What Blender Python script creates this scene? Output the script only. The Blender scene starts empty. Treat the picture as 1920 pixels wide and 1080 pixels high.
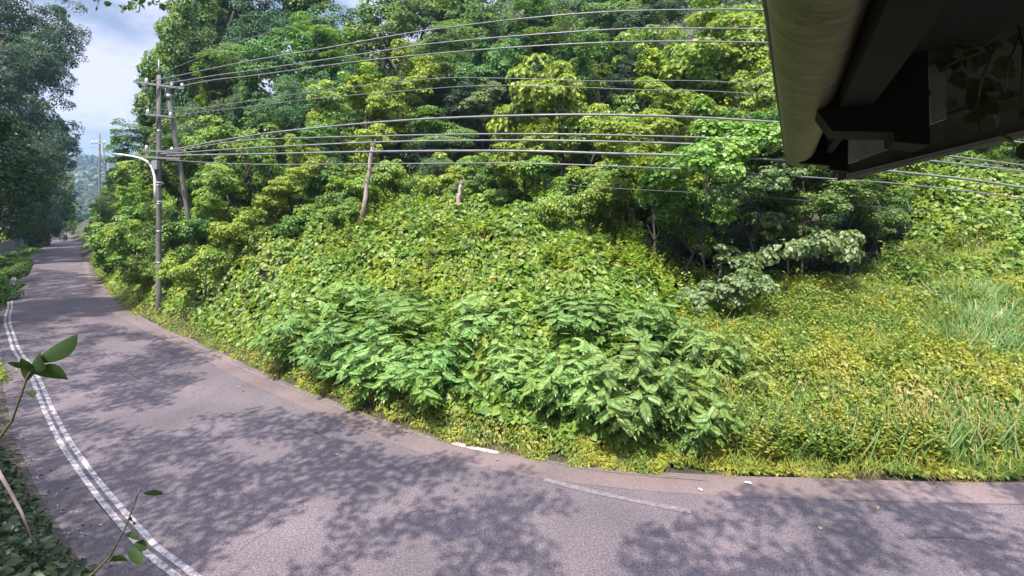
import bpy, math, random
import numpy as np
from mathutils import Vector, Matrix

# ------------------------------------------------------------ camera, sky, sun, exposure
scene = bpy.context.scene
COL = scene.collection
CAM_H, HOR = 5.0, 400.0
cd = bpy.data.cameras.new('camera'); cam = bpy.data.objects.new('camera', cd); COL.objects.link(cam)
cam.location = (0, 0, CAM_H); cam.rotation_euler = (math.radians(90), 0, 0)
cd.sensor_width = 36; cd.lens = 18.0; cd.shift_y = -(540 - HOR) / 1920.0
cd.clip_start = 0.05; cd.clip_end = 6000
scene.camera = cam

SUN_EL = math.radians(60)
sh = np.array([-0.42, -0.907]); sh = sh / np.linalg.norm(sh)
SUN = np.array([sh[0] * math.cos(SUN_EL), sh[1] * math.cos(SUN_EL), math.sin(SUN_EL)])
sd = bpy.data.lights.new('sun', 'SUN'); sd.energy = 3.3; sd.angle = math.radians(0.5); sd.color = (1.0, 0.91, 0.82)
so = bpy.data.objects.new('sun', sd); COL.objects.link(so)
so.rotation_euler = Vector(SUN).to_track_quat('Z', 'Y').to_euler(); so.location = (0, 0, 60)

world = bpy.data.worlds.new('World'); scene.world = world; world.use_nodes = True
nt = world.node_tree; nt.nodes.clear()
out = nt.nodes.new('ShaderNodeOutputWorld'); bg = nt.nodes.new('ShaderNodeBackground')
sky = nt.nodes.new('ShaderNodeTexSky'); sky.sky_type = 'NISHITA'; sky.sun_disc = False
sky.sun_elevation = SUN_EL; sky.sun_rotation = math.atan2(sh[0], sh[1]); sky.air_density = 1.0; sky.dust_density = 1.5
tc = nt.nodes.new('ShaderNodeTexCoord'); mp = nt.nodes.new('ShaderNodeMapping'); mp.inputs['Scale'].default_value = (1, 1, 2.2)
cn = nt.nodes.new('ShaderNodeTexNoise'); cn.inputs['Scale'].default_value = 4.5; cn.inputs['Detail'].default_value = 6; cn.inputs['Roughness'].default_value = 0.55
cr = nt.nodes.new('ShaderNodeValToRGB'); cr.color_ramp.elements[0].position = 0.40; cr.color_ramp.elements[1].position = 0.58
mx = nt.nodes.new('ShaderNodeMix'); mx.data_type = 'RGBA'; mx.inputs[7].default_value = (6.6, 6.5, 8.2, 1)
cr.color_ramp.elements[0].color = (0.15, 0.15, 0.15, 1); cr.color_ramp.elements[1].color = (0.95, 0.95, 0.95, 1)
nt.links.new(tc.outputs['Generated'], mp.inputs[0]); nt.links.new(mp.outputs[0], cn.inputs['Vector'])
nt.links.new(cn.outputs['Fac'], cr.inputs[0]); nt.links.new(cr.outputs[0], mx.inputs[0]); nt.links.new(sky.outputs[0], mx.inputs[6])
# broken cloud; sky scaled brighter overhead as added fill, dimmer near the skyline
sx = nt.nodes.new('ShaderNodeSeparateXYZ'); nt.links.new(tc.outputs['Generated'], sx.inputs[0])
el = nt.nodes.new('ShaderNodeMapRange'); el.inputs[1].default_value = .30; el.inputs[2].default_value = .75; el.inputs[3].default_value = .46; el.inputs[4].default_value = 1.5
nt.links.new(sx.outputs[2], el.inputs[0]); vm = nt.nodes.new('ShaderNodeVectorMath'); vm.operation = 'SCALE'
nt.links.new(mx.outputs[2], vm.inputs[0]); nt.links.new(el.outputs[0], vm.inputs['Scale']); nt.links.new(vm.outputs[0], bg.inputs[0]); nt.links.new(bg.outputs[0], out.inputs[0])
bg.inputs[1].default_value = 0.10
scene.view_settings.view_transform = 'Standard'; scene.view_settings.look = 'None'
scene.view_settings.gamma = 1; scene.view_settings.exposure = 1.62
scene.cycles.max_bounces = 6; scene.cycles.diffuse_bounces = 3; scene.cycles.transmission_bounces = 3; scene.cycles.glossy_bounces = 2
scene.cycles.transparent_max_bounces = 4

# ------------------------------------------------------------ helpers
rng = np.random.default_rng(7)
def tag(o, label=None, cat=None, group=None, kind=None):
    if label: o['label'] = label
    if cat: o['category'] = cat
    if group: o['group'] = group
    if kind: o['kind'] = kind
    return o
def empty(name, loc, rz=0):
    o = bpy.data.objects.new(name, None); COL.objects.link(o); o.location = loc; o.rotation_euler = (0, 0, rz)
    o.empty_display_size = 0.2
    return o
def mesh_np(name, V, F, mat=None, smooth=False):
    """V (n,3); F (m,k) constant k"""
    me = bpy.data.meshes.new(name); V = np.asarray(V, np.float32); F = np.asarray(F, np.int32)
    me.vertices.add(len(V)); me.vertices.foreach_set('co', V.ravel())
    m, k = F.shape
    me.loops.add(m * k); me.loops.foreach_set('vertex_index', F.ravel())
    me.polygons.add(m); me.polygons.foreach_set('loop_start', np.arange(0, m * k, k, dtype=np.int32))
    me.polygons.foreach_set('loop_total', np.full(m, k, np.int32))
    if smooth: me.polygons.foreach_set('use_smooth', np.ones(m, bool))
    me.update(calc_edges=True)
    if mat: me.materials.append(mat)
    return me
def mesh_py(name, V, F, mat=None, smooth=False):
    me = bpy.data.meshes.new(name); me.from_pydata([tuple(map(float, v)) for v in V], [], [tuple(f) for f in F]); me.update()
    if smooth:
        for p in me.polygons: p.use_smooth = True
    if mat: me.materials.append(mat)
    return me
def link(name, me, parent=None, loc=None):
    o = bpy.data.objects.new(name, me); COL.objects.link(o)
    if parent is not None: o.parent = parent
    if loc is not None: o.location = loc
    return o
def px(u, v, Y):                        # pixel of the 1920 photograph at depth Y -> point
    return np.array([(u - 960) / 960.0 * Y, Y, CAM_H + (HOR - v) / 960.0 * Y])
def gp(u, v):
    Y = 960.0 * CAM_H / (v - HOR); return ((u - 960) / 960.0 * Y, Y)
def unit(a): return a / np.maximum(np.linalg.norm(a, axis=-1, keepdims=True), 1e-9)

def hash2(ix, iy, s):
    h = (ix * 374761393 + iy * 668265263 + s * 974711) & 0xFFFFFFFF
    h = ((h ^ (h >> 13)) * 1274126177) & 0xFFFFFFFF
    return ((h ^ (h >> 16)) & 0xFFFF) / 65535.0
def vnoise(x, y, s=0):
    x = np.asarray(x, float); y = np.asarray(y, float)
    ix = np.floor(x).astype(np.int64); iy = np.floor(y).astype(np.int64); fx = x - ix; fy = y - iy
    fx = fx * fx * (3 - 2 * fx); fy = fy * fy * (3 - 2 * fy)
    a = hash2(ix, iy, s); b = hash2(ix + 1, iy, s); c = hash2(ix, iy + 1, s); d = hash2(ix + 1, iy + 1, s)
    return (a * (1 - fx) + b * fx) * (1 - fy) + (c * (1 - fx) + d * fx) * fy
def fbm(x, y, s=0, o=3):
    t = 0; a = 0.5; n = 0
    for i in range(o): t = t + a * vnoise(x * 2 ** i, y * 2 ** i, s + i); n += a; a *= 0.5
    return t / n

def tube(pts, rad, n=8, cap=True, closed=False):
    """rings along pts -> V,F lists"""
    pts = [np.array(p, float) for p in pts]
    if not hasattr(rad, '__len__'): rad = [rad] * len(pts)
    V = []; F = []; up = np.array([0, 0, 1.0])
    t0 = unit(pts[1] - pts[0]); a = np.cross(t0, up)
    if np.linalg.norm(a) < 0.05: a = np.array([1.0, 0, 0])
    a = unit(a)
    for i, p in enumerate(pts):
        t = unit((pts[min(i + 1, len(pts) - 1)] - pts[max(i - 1, 0)]))
        a = unit(a - t * np.dot(a, t)); b = np.cross(t, a)
        for k in range(n):
            th = 2 * math.pi * k / n; V.append(p + rad[i] * (math.cos(th) * a + math.sin(th) * b))
    for i in range(len(pts) - 1):
        for k in range(n):
            k2 = (k + 1) % n; F.append((i * n + k, i * n + k2, (i + 1) * n + k2, (i + 1) * n + k))
    if cap: F.append(tuple(range(n))[::-1]); F.append(tuple((len(pts) - 1) * n + k for k in range(n)))
    return V, F
def merge(*vf):
    V = []; F = []
    for v, f in vf:
        o = len(V); V += list(v); F += [tuple(i + o for i in q) for q in f]
    return V, F
def box(c, s, ax=None):
    c = np.array(c, float); ax = np.eye(3) if ax is None else np.array(ax)
    V = [c + ax[0] * s[0] * i / 2 + ax[1] * s[1] * j / 2 + ax[2] * s[2] * k / 2 for i in (-1, 1) for j in (-1, 1) for k in (-1, 1)]
    return V, [(0, 1, 3, 2), (4, 6, 7, 5), (0, 4, 5, 1), (2, 3, 7, 6), (0, 2, 6, 4), (1, 5, 7, 3)]
def prism(poly, vec):
    """extrude a planar polygon (3D pts) by vec"""
    n = len(poly); P = [np.array(p, float) for p in poly]; Q = [p + np.array(vec, float) for p in P]
    F = [tuple(range(n)), tuple(range(2 * n - 1, n - 1, -1))]
    for i in range(n): j = (i + 1) % n; F.append((i, i + n, j + n, j))
    return P + Q, F

# ------------------------------------------------------------ materials
def newmat(name):
    m = bpy.data.materials.new(name); m.use_nodes = True; n = m.node_tree.nodes; n.clear()
    o = n.new('ShaderNodeOutputMaterial'); return m, m.node_tree, n, m.node_tree.links, o
def ramp(n, cols):
    r = n.new('ShaderNodeValToRGB'); e = r.color_ramp.elements
    while len(e) < len(cols): e.new(0.5)
    for i, (p, c) in enumerate(cols): e[i].position = p; e[i].color = (*c, 1)
    return r
def leafmat(name, cols, patch=None, patch_scale=0.6, patch_lo=0.5, patch_hi=0.65, rough=0.5, trans=0.35, spec=0.35, objvar=0.0):
    m, t, n, l, o = newmat(name)
    g = n.new('ShaderNodeNewGeometry'); r = ramp(n, cols); l.new(g.outputs['Random Per Island'], r.inputs[0]); c = r.outputs[0]
    tcn = n.new('ShaderNodeTexCoord')
    if patch:
        nz = n.new('ShaderNodeTexNoise'); nz.inputs['Scale'].default_value = patch_scale; nz.inputs['Detail'].default_value = 3
        l.new(g.outputs['Position'], nz.inputs['Vector'])
        rr = n.new('ShaderNodeMapRange'); rr.inputs[1].default_value = patch_lo; rr.inputs[2].default_value = patch_hi
        l.new(nz.outputs['Fac'], rr.inputs[0])
        mm = n.new('ShaderNodeMix'); mm.data_type = 'RGBA'; l.new(rr.outputs[0], mm.inputs[0]); l.new(c, mm.inputs[6]); mm.inputs[7].default_value = (*patch, 1)
        mm2 = n.new('ShaderNodeMix'); mm2.data_type = 'RGBA'; mm2.inputs[0].default_value = 0.72; l.new(c, mm2.inputs[6]); l.new(mm.outputs[2], mm2.inputs[7]); c = mm2.outputs[2]
    if objvar:
        oi = n.new('ShaderNodeObjectInfo'); hs = n.new('ShaderNodeHueSaturation')
        a = n.new('ShaderNodeMapRange'); a.inputs[3].default_value = 0.5 - 0.035 * objvar; a.inputs[4].default_value = 0.5 + 0.035 * objvar; l.new(oi.outputs['Random'], a.inputs[0]); l.new(a.outputs[0], hs.inputs['Hue'])
        ml = n.new('ShaderNodeMath'); ml.operation = 'MULTIPLY'; ml.inputs[1].default_value = 7.31; fr = n.new('ShaderNodeMath'); fr.operation = 'FRACT'
        l.new(oi.outputs['Random'], ml.inputs[0]); l.new(ml.outputs[0], fr.inputs[0])
        b = n.new('ShaderNodeMapRange'); b.inputs[3].default_value = 1 - 0.3 * objvar; b.inputs[4].default_value = 1 + 0.3 * objvar; l.new(fr.outputs[0], b.inputs[0]); l.new(b.outputs[0], hs.inputs['Value'])
        l.new(c, hs.inputs['Color']); c = hs.outputs[0]
    p = n.new('ShaderNodeBsdfPrincipled'); p.inputs['Roughness'].default_value = rough; p.inputs['Specular IOR Level'].default_value = spec
    l.new(c, p.inputs['Base Color'])
    tr = n.new('ShaderNodeBsdfTranslucent'); tm = n.new('ShaderNodeMix'); tm.data_type = 'RGBA'; tm.blend_type = 'MULTIPLY'; tm.inputs[0].default_value = 1
    l.new(c, tm.inputs[6]); tm.inputs[7].default_value = (1.5, 1.6, 0.6, 1); l.new(tm.outputs[2], tr.inputs[0])
    ms = n.new('ShaderNodeMixShader'); ms.inputs[0].default_value = trans; l.new(p.outputs[0], ms.inputs[1]); l.new(tr.outputs[0], ms.inputs[2])
    l.new(ms.outputs[0], o.inputs[0]); return m
def solid(name, c1, c2=None, scale=5, rough=0.8, metal=0.0, bump=0.0, stretch=(1, 1, 1), detail=5, lo=0.35, hi=0.65, coord='Object'):
    m, t, n, l, o = newmat(name); p = n.new('ShaderNodeBsdfPrincipled'); p.inputs['Roughness'].default_value = rough; p.inputs['Metallic'].default_value = metal
    tcn = n.new('ShaderNodeTexCoord'); mpn = n.new('ShaderNodeMapping'); mpn.inputs['Scale'].default_value = stretch
    nz = n.new('ShaderNodeTexNoise'); nz.inputs['Scale'].default_value = scale; nz.inputs['Detail'].default_value = detail; nz.inputs['Roughness'].default_value = 0.65
    l.new(tcn.outputs[coord], mpn.inputs[0]); l.new(mpn.outputs[0], nz.inputs['Vector'])
    r = ramp(n, [(lo, c1), (hi, c2 or c1)]); l.new(nz.outputs['Fac'], r.inputs[0]); l.new(r.outputs[0], p.inputs['Base Color'])
    if bump:
        b = n.new('ShaderNodeBump'); b.inputs['Strength'].default_value = bump; b.inputs['Distance'].default_value = 0.02
        l.new(nz.outputs['Fac'], b.inputs['Height']); l.new(b.outputs[0], p.inputs['Normal'])
    l.new(p.outputs[0], o.inputs[0]); return m

G = lambda *a: a
M = {}
M['kudzu'] = leafmat('kudzu_leaf', [(0, G(.075, .155, .03)), (.35, G(.125, .245, .042)), (.7, G(.185, .305, .052)), (.93, G(.27, .36, .085)), (1, G(.42, .45, .28))], patch=(.26, .33, .035), patch_scale=.8, rough=.42, objvar=.6)
M['yellow'] = leafmat('yellow_green_leaf', [(0, G(.10, .185, .028)), (.4, G(.20, .31, .04)), (.8, G(.31, .39, .055)), (1, G(.48, .45, .12))], patch=(.19, .235, .025), patch_scale=.5, objvar=.3)
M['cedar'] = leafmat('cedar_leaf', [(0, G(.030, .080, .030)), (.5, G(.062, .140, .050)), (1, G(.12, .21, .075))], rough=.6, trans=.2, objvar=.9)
M['broad'] = leafmat('broad_leaf', [(0, G(.045, .105, .025)), (.5, G(.095, .19, .04)), (.9, G(.17, .27, .055)), (1, G(.26, .26, .15))], patch=(.10, .17, .03), patch_scale=.3, rough=.45, objvar=.9)
M['layerm'] = leafmat('layered_leaf', [(0, G(.05, .115, .03)), (.5, G(.10, .20, .045)), (1, G(.19, .28, .08))], rough=.5, objvar=.7)
M['pale'] = leafmat('pale_leaf', [(0, G(.08, .14, .05)), (.5, G(.16, .23, .09)), (1, G(.28, .33, .17))], rough=.4, objvar=.5)
M['sumac'] = leafmat('sumac_leaf', [(0, G(.10, .20, .055)), (.5, G(.16, .29, .085)), (.92, G(.23, .36, .11)), (1, G(.36, .35, .13))], patch=(.19, .27, .05), patch_scale=.6, rough=.42, trans=.3, objvar=.5)
M['weed'] = leafmat('weed_leaf', [(0, G(.08, .16, .03)), (.5, G(.16, .25, .04)), (.86, G(.23, .30, .055)), (1, G(.42, .37, .17))], patch=(.37, .355, .06), patch_scale=1.4, patch_lo=.42, patch_hi=.64, rough=.55)
M['drygrass'] = leafmat('dry_leaf', [(0, G(.16, .18, .04)), (.5, G(.30, .27, .09)), (1, G(.45, .36, .2))], rough=.7)
M['reed'] = leafmat('reed_leaf', [(0, G(.07, .15, .045)), (.6, G(.13, .24, .07)), (.85, G(.21, .29, .09)), (1, G(.38, .33, .16))], rough=.4, trans=.35)
M['shade'] = leafmat('shade_darkened_leaf', [(0, G(.012, .032, .014)), (.5, G(.028, .058, .021)), (1, G(.055, .092, .03))], patch=(.06, .12, .03), patch_scale=.25, rough=.45, trans=.25, objvar=.9)  # leaf green darkened so the shade on these plants sits in the colour
M['sprig'] = leafmat('sprig_leaf', [(0, G(.022, .045, .016)), (1, G(.04, .07, .024))], rough=.4, trans=.3)  # albedo lowered: shade on the sprigs is painted into the leaf colour
M['dark_sprig'] = leafmat('vine_leaf', [(0, G(.03, .045, .02)), (1, G(.07, .085, .04))], rough=.5, trans=.2)
M['bark'] = solid('bark', G(.030, .025, .02), G(.085, .07, .055), 9, .95, bump=.6, stretch=(1, 1, .25))
M['stem'] = solid('green_stem', G(.05, .06, .02), G(.11, .09, .05), 12, .8)
M['wood'] = solid('weathered_wood', G(.19, .135, .12), G(.42, .33, .32), 9, .9, bump=.5, stretch=(1, 1, .12))
M['concrete'] = solid('pole_concrete', G(.09, .087, .085), G(.17, .163, .16), 7, .9, bump=.2, stretch=(1, 1, .3))
M['steel'] = solid('galvanised_steel', G(.30, .30, .31), G(.45, .45, .46), 14, .5, metal=.6)
M['white'] = solid('white_paint', G(.62, .62, .62), G(.75, .75, .74), 6, .45)
M['porcelain'] = solid('porcelain', G(.6, .6, .6), G(.75, .75, .75), 6, .25)
M['cable'] = solid('cable_sheath', G(.12, .12, .135), G(.21, .21, .225), 3, .35)
M['cable_dark'] = solid('dark_cable', G(.05, .05, .055), G(.09, .09, .10), 3, .5)

# ------------------------------------------------------------ terrain definition
Rp = np.array([(-330, 420), (-250, 310), (-180, 220), (-132.8, 160), (-99.8, 120), (-76.4, 92.3), (-52.6, 64), (-37.2, 45.7), (-23.3, 30), (-16.2, 23.2), (-12.1, 19.8), (-8.2, 16.4), (-5.5, 14.2), (-3.4, 12.6), (-1.5, 11.3), (0.4, 10.45), (2, 10.03), (3.5, 9.8), (6.4, 9.6), (9.3, 9.5), (14, 9.6), (22, 10.2), (40, 13), (80, 20)])
def catmull(P, step):
    outp = []
    for i in range(len(P) - 1):
        p0 = P[max(i - 1, 0)]; p1 = P[i]; p2 = P[i + 1]; p3 = P[min(i + 2, len(P) - 1)]
        n = max(2, int(np.linalg.norm(p2 - p1) / step))
        for k in range(n):
            t = k / n; outp.append(0.5 * ((2 * p1) + (-p0 + p2) * t + (2 * p0 - 5 * p1 + 4 * p2 - p3) * t * t + (-p0 + 3 * p1 - 3 * p2 + p3) * t ** 3))
    outp.append(P[-1]); return np.array(outp)
RC = catmull(Rp, 0.8)
def normals(C):
    t = np.gradient(C, axis=0); t = unit(t); return np.stack([-t[:, 1], t[:, 0]], 1)   # left of travel (+X travel) -> hill side
RN = normals(RC)
def sdist_exact(X, Y):
    X = np.asarray(X, float).ravel(); Y = np.asarray(Y, float).ravel(); P = np.stack([X, Y], 1); best = np.full(len(P), 1e9); sg = np.ones(len(P))
    A = RC[:-1]; B = RC[1:]
    for a, b in zip(A, B):
        ab = b - a; d = P - a; t = np.clip((d @ ab) / (ab @ ab), 0, 1); q = d - t[:, None] * ab; L = np.hypot(q[:, 0], q[:, 1])
        m = L < best; best[m] = L[m]; sg[m] = np.sign(ab[0] * d[m, 1] - ab[1] * d[m, 0])
    return best * np.where(sg == 0, 1, sg)
SX0, SY0, SD, SNX, SNY = -150.0, -12.0, 0.4, 560, 380
_gx, _gy = np.meshgrid(SX0 + SD * np.arange(SNX), SY0 + SD * np.arange(SNY)); SG = sdist_exact(_gx, _gy).reshape(SNY, SNX)
def sdist(X, Y):
    X = np.asarray(X, float).ravel(); Y = np.asarray(Y, float).ravel(); fx = (X - SX0) / SD; fy = (Y - SY0) / SD
    ok = (fx >= 0) & (fy >= 0) & (fx < SNX - 1) & (fy < SNY - 1); r = np.empty(len(X))
    a = fx[ok].astype(int); b = fy[ok].astype(int); u_ = fx[ok] - a; v_ = fy[ok] - b
    r[ok] = (SG[b, a] * (1 - u_) + SG[b, a + 1] * u_) * (1 - v_) + (SG[b + 1, a] * (1 - u_) + SG[b + 1, a + 1] * u_) * v_
    if (~ok).any(): r[~ok] = sdist_exact(X[~ok], Y[~ok])
    return r
PS = np.array([-30, .2, 1, 2.5, 4, 6, 8, 10, 12, 14, 17, 20, 30, 45, 70, 120, 400.])
PR = np.array([-1.4, -.76, -.6, -.48, -.27, .05, .22, .34, .6, .78, .95, 1.4])
PZ = np.array([
 [0, 0, .5, 2.8, 4.9, 7.0, 8.5, 9.5, 10.5, 12, 14, 16.5, 24, 34, 46, 56, 60],
 [0, 0, .5, 2.8, 4.9, 7.0, 8.5, 9.5, 10.5, 12, 14, 16.5, 24, 34, 46, 56, 60],
 [0, 0, .6, 2.8, 4.7, 6.3, 7.2, 7.6, 7.5, 9, 11.5, 14, 22, 34, 48, 58, 62],
 [0, 0, .6, 2.6, 4.3, 5.5, 5.9, 6.0, 6.1, 6.9, 9.2, 12, 21, 34, 48, 58, 62],
 [0, 0, .5, 2.0, 3.3, 4.6, 5.4, 5.7, 5.9, 6.6, 8.6, 11.5, 20, 33, 48, 58, 62],
 [0, 0, .4, 1.4, 2.4, 3.7, 4.8, 5.4, 5.8, 6.5, 8.8, 11.5, 20, 33, 48, 58, 62],
 [0, 0, .35, 1.1, 1.9, 2.8, 3.5, 4.1, 4.8, 5.8, 8, 11, 20, 33, 48, 58, 62],
 [0, 0, .3, .9, 1.5, 1.9, 2.1, 2.5, 3.1, 4.2, 7, 10, 20, 33, 48, 58, 62],
 [0, 0, .3, .9, 1.4, 1.9, 2.1, 2.3, 2.9, 4.2, 7, 10, 20, 33, 48, 58, 62],
 [0, 0, .3, .9, 1.4, 2.1, 3.6, 4.9, 5.8, 6.5, 8, 10.5, 20, 33, 48, 58, 62],
 [0, 0, .3, .9, 1.5, 2.5, 4.3, 5.7, 6.7, 7.4, 8.3, 10.5, 20, 33, 48, 58, 62],
 [0, 0, .3, .9, 1.5, 2.5, 4.3, 5.7, 6.7, 7.4, 8.3, 10.5, 20, 33, 48, 58, 62]], float)
ROADW = 5.0
def terrain(X, Y, s=None):
    shp = np.shape(X); X = np.asarray(X, float).ravel(); Y = np.asarray(Y, float).ravel()
    if s is None: s = sdist(X, Y)
    s = np.asarray(s).ravel()
    r = np.where(Y > 1, X / np.maximum(Y, 1), np.sign(X) * 1.4); r = np.clip(r, -1.39, 1.39)
    si = np.clip(np.searchsorted(PS, s) - 1, 0, len(PS) - 2); ft = np.clip((s - PS[si]) / (PS[si + 1] - PS[si]), 0, 1)
    ri = np.clip(np.searchsorted(PR, r) - 1, 0, len(PR) - 2); fr = np.clip((r - PR[ri]) / (PR[ri + 1] - PR[ri]), 0, 1); fr = fr * fr * (3 - 2 * fr)
    z = (PZ[ri, si] * (1 - ft) + PZ[ri, si + 1] * ft) * (1 - fr) + (PZ[ri + 1, si] * (1 - ft) + PZ[ri + 1, si + 1] * ft) * fr
    bump = (fbm(X * .35, Y * .35, 3) - .5) * np.clip(s / 6, 0, 1) * 1.2 + (fbm(X * .06, Y * .06, 9) - .5) * np.clip((s - 18) / 30, 0, 1) * 10
    z = z + np.where(s > 0, bump, 0)
    # camera side
    c = -s - ROADW
    zc = np.where(c > 0.95, np.minimum((c - .95) * 1.1, 2.2) + np.clip((c - 8) * .25, 0, 10), 0)
    near = np.clip((18 - np.hypot(X, Y)) / 6, 0, 1)
    zfar = np.clip((c - 2.4) * .35, 0, 1.0) + np.clip((c - 8) * .5, 0, 30)
    z = np.where(s < -ROADW + .0, zc * near + zfar * (1 - near), z)
    return z.reshape(shp)

def build_ground():
    def axis(segs):
        a = []
        for lo, hi, st in segs: a += list(np.arange(lo, hi, st))
        return np.array(a)
    xs = axis([(-1600, -400, 100), (-400, -120, 10), (-120, -45, 2.0), (-45, 24, .45), (24, 70, 1.5), (70, 400, 10), (400, 1601, 100)])
    ys = axis([(-1600, -100, 100), (-100, -6, 6), (-6, 36, .45), (36, 90, 1.5), (90, 220, 4), (220, 600, 15), (600, 2401, 100)])
    X, Y = np.meshgrid(xs, ys); s = sdist(X, Y).reshape(X.shape); Z = terrain(X, Y, s)
    far = np.clip((np.hypot(X, Y) - 500) / 500, 0, 1); Z = Z * (1 - far)
    Z = np.where((s <= 0.45) & (s >= -ROADW - .95), Z - .03, Z); Z = np.where((s < -ROADW - .2) & (s > -ROADW - 2.1) & (np.hypot(X, Y) < 30), Z - .16, Z)
    nx = len(xs); ny = len(ys); I = np.arange(nx * ny).reshape(ny, nx)
    F = np.stack([I[:-1, :-1], I[:-1, 1:], I[1:, 1:], I[1:, :-1]], -1).reshape(-1, 4)
    m = solid('forest_soil', G(.018, .020, .010), G(.060, .058, .030), 1.3, 1.0, bump=.4)
    o = link('ground', mesh_np('ground', np.stack([X, Y, Z], -1).reshape(-1, 3), F, m, True)); tag(o, kind='structure')
build_ground()

# ------------------------------------------------------------ road
WY = [12, 13, 15, 17.3, 20, 25, 30, 43.5, 64]; WW = [5.2, 5.13, 5.02, 4.87, 4.74, 4.5, 4.36, 5.0, 5.35]
def strip(name, s0, s1, z, mat, i0=0, i1=None, sub=1, wob=0):
    C = RC[i0:i1]; N = RN[i0:i1]; n = len(C)
    V = []; dW = (ROADW - np.interp(C[:, 1], WY, WW))
    for k in range(sub + 1):
        off = s0 + (s1 - s0) * k / sub; off = off + (dW if off < -2 else 0)
        w = (vnoise(np.arange(n) * .9, np.full(n, 3.3 + k)) - .5) * wob if (k in (0, sub) and wob) else 0
        o2 = off + w
        P = C + N * (np.asarray(o2).reshape(-1, 1) if np.ndim(o2) else o2)
        V.append(np.column_stack([P, np.full(n, z)]))
    V = np.concatenate(V); I = np.arange(n * (sub + 1)).reshape(sub + 1, n)
    F = np.stack([I[:-1, :-1], I[1:, :-1], I[1:, 1:], I[:-1, 1:]], -1).reshape(-1, 4)
    o = link(name, mesh_np(name, V, F, mat)); tag(o, kind='structure'); return o
def asphalt(name, base, lo, hi, seams=True):
    m, t, n, l, o = newmat(name); p = n.new('ShaderNodeBsdfPrincipled'); p.inputs['Roughness'].default_value = .85; p.inputs['Specular IOR Level'].default_value = .3
    tcn = n.new('ShaderNodeTexCoord')
    a = n.new('ShaderNodeTexNoise'); a.inputs['Scale'].default_value = 32; a.inputs['Detail'].default_value = 3; a.inputs['Roughness'].default_value = .8; l.new(tcn.outputs['Object'], a.inputs['Vector'])
    b = n.new('ShaderNodeTexNoise'); b.inputs['Scale'].default_value = .45; b.inputs['Detail'].default_value = 5; l.new(tcn.outputs['Object'], b.inputs['Vector'])
    r = ramp(n, [(.36, lo), (.5, base), (.64, hi)]); l.new(a.outputs['Fac'], r.inputs[0])
    r2 = ramp(n, [(.32, G(.72, .73, .76)), (.68, G(1.22, 1.17, 1.17))]); l.new(b.outputs['Fac'], r2.inputs[0])
    mm = n.new('ShaderNodeMix'); mm.data_type = 'RGBA'; mm.blend_type = 'MULTIPLY'; mm.inputs[0].default_value = 1; l.new(r.outputs[0], mm.inputs[6]); l.new(r2.outputs[0], mm.inputs[7])
    c = mm.outputs[2]
    if seams:       # fine alligator cracks, broken up by noise
        w = n.new('ShaderNodeTexVoronoi'); w.feature = 'DISTANCE_TO_EDGE'; w.inputs['Scale'].default_value = .55
        wn = n.new('ShaderNodeTexNoise'); wn.inputs['Scale'].default_value = 2.2; wn.inputs['Detail'].default_value = 4; l.new(tcn.outputs['Object'], wn.inputs['Vector'])
        va = n.new('ShaderNodeMix'); va.data_type = 'RGBA'; va.inputs[0].default_value = .22; l.new(tcn.outputs['Object'], va.inputs[6]); l.new(wn.outputs['Color'], va.inputs[7]); l.new(va.outputs[2], w.inputs['Vector'])
        cr_ = n.new('ShaderNodeMapRange'); cr_.inputs[1].default_value = 0; cr_.inputs[2].default_value = .006; cr_.inputs[3].default_value = 1; cr_.inputs[4].default_value = 0; l.new(w.outputs['Distance'], cr_.inputs[0])
        bm_ = n.new('ShaderNodeMapRange'); bm_.inputs[1].default_value = .5; bm_.inputs[2].default_value = .62; l.new(b.outputs['Fac'], bm_.inputs[0])
        mu = n.new('ShaderNodeMath'); mu.operation = 'MULTIPLY'; l.new(cr_.outputs[0], mu.inputs[0]); l.new(bm_.outputs[0], mu.inputs[1])
        mc = n.new('ShaderNodeMix'); mc.data_type = 'RGBA'; l.new(mu.outputs[0], mc.inputs[0]); l.new(c, mc.inputs[6]); mc.inputs[7].default_value = (.05, .05, .055, 1); c = mc.outputs[2]
    l.new(c, p.inputs['Base Color'])
    bp = n.new('ShaderNodeBump'); bp.inputs['Strength'].default_value = .5; bp.inputs['Distance'].default_value = .008; l.new(a.outputs['Fac'], bp.inputs['Height']); l.new(bp.outputs[0], p.inputs['Normal'])
    l.new(p.outputs[0], o.inputs[0]); return m
M['asphalt'] = asphalt('asphalt', G(.106, .091, .099), G(.062, .058, .067), G(.168, .145, .150))
M['edge'] = asphalt('edge_concrete', G(.140, .111, .110), G(.108, .087, .088), G(.178, .142, .136), seams=False)
M['shoulder'] = asphalt('shoulder_asphalt', G(.092, .080, .086), G(.055, .05, .056), G(.135, .116, .119))
strip('road', -ROADW - .12, -.72, .004, M['asphalt'], sub=4)
strip('road_edge', -.725, .0, .008, M['edge'], sub=2, wob=.06)
strip('road_shoulder', -ROADW - .85, -ROADW - .1, .008, M['shoulder'], sub=2, wob=.12)
def paint(name, worn_lo, worn_hi, col=(.55, .54, .55)):
    m, t, n, l, o = newmat(name); p = n.new('ShaderNodeBsdfPrincipled'); p.inputs['Roughness'].default_value = .7
    tcn = n.new('ShaderNodeTexCoord'); a = n.new('ShaderNodeTexNoise'); a.inputs['Scale'].default_value = 9; a.inputs['Detail'].default_value = 8; a.inputs['Roughness'].default_value = .75; l.new(tcn.outputs['Object'], a.inputs['Vector'])
    r = ramp(n, [(worn_lo, G(.106, .091, .099)), (worn_hi, col)]); l.new(a.outputs['Fac'], r.inputs[0]); l.new(r.outputs[0], p.inputs['Base Color']); l.new(p.outputs[0], o.inputs[0]); return m
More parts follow.
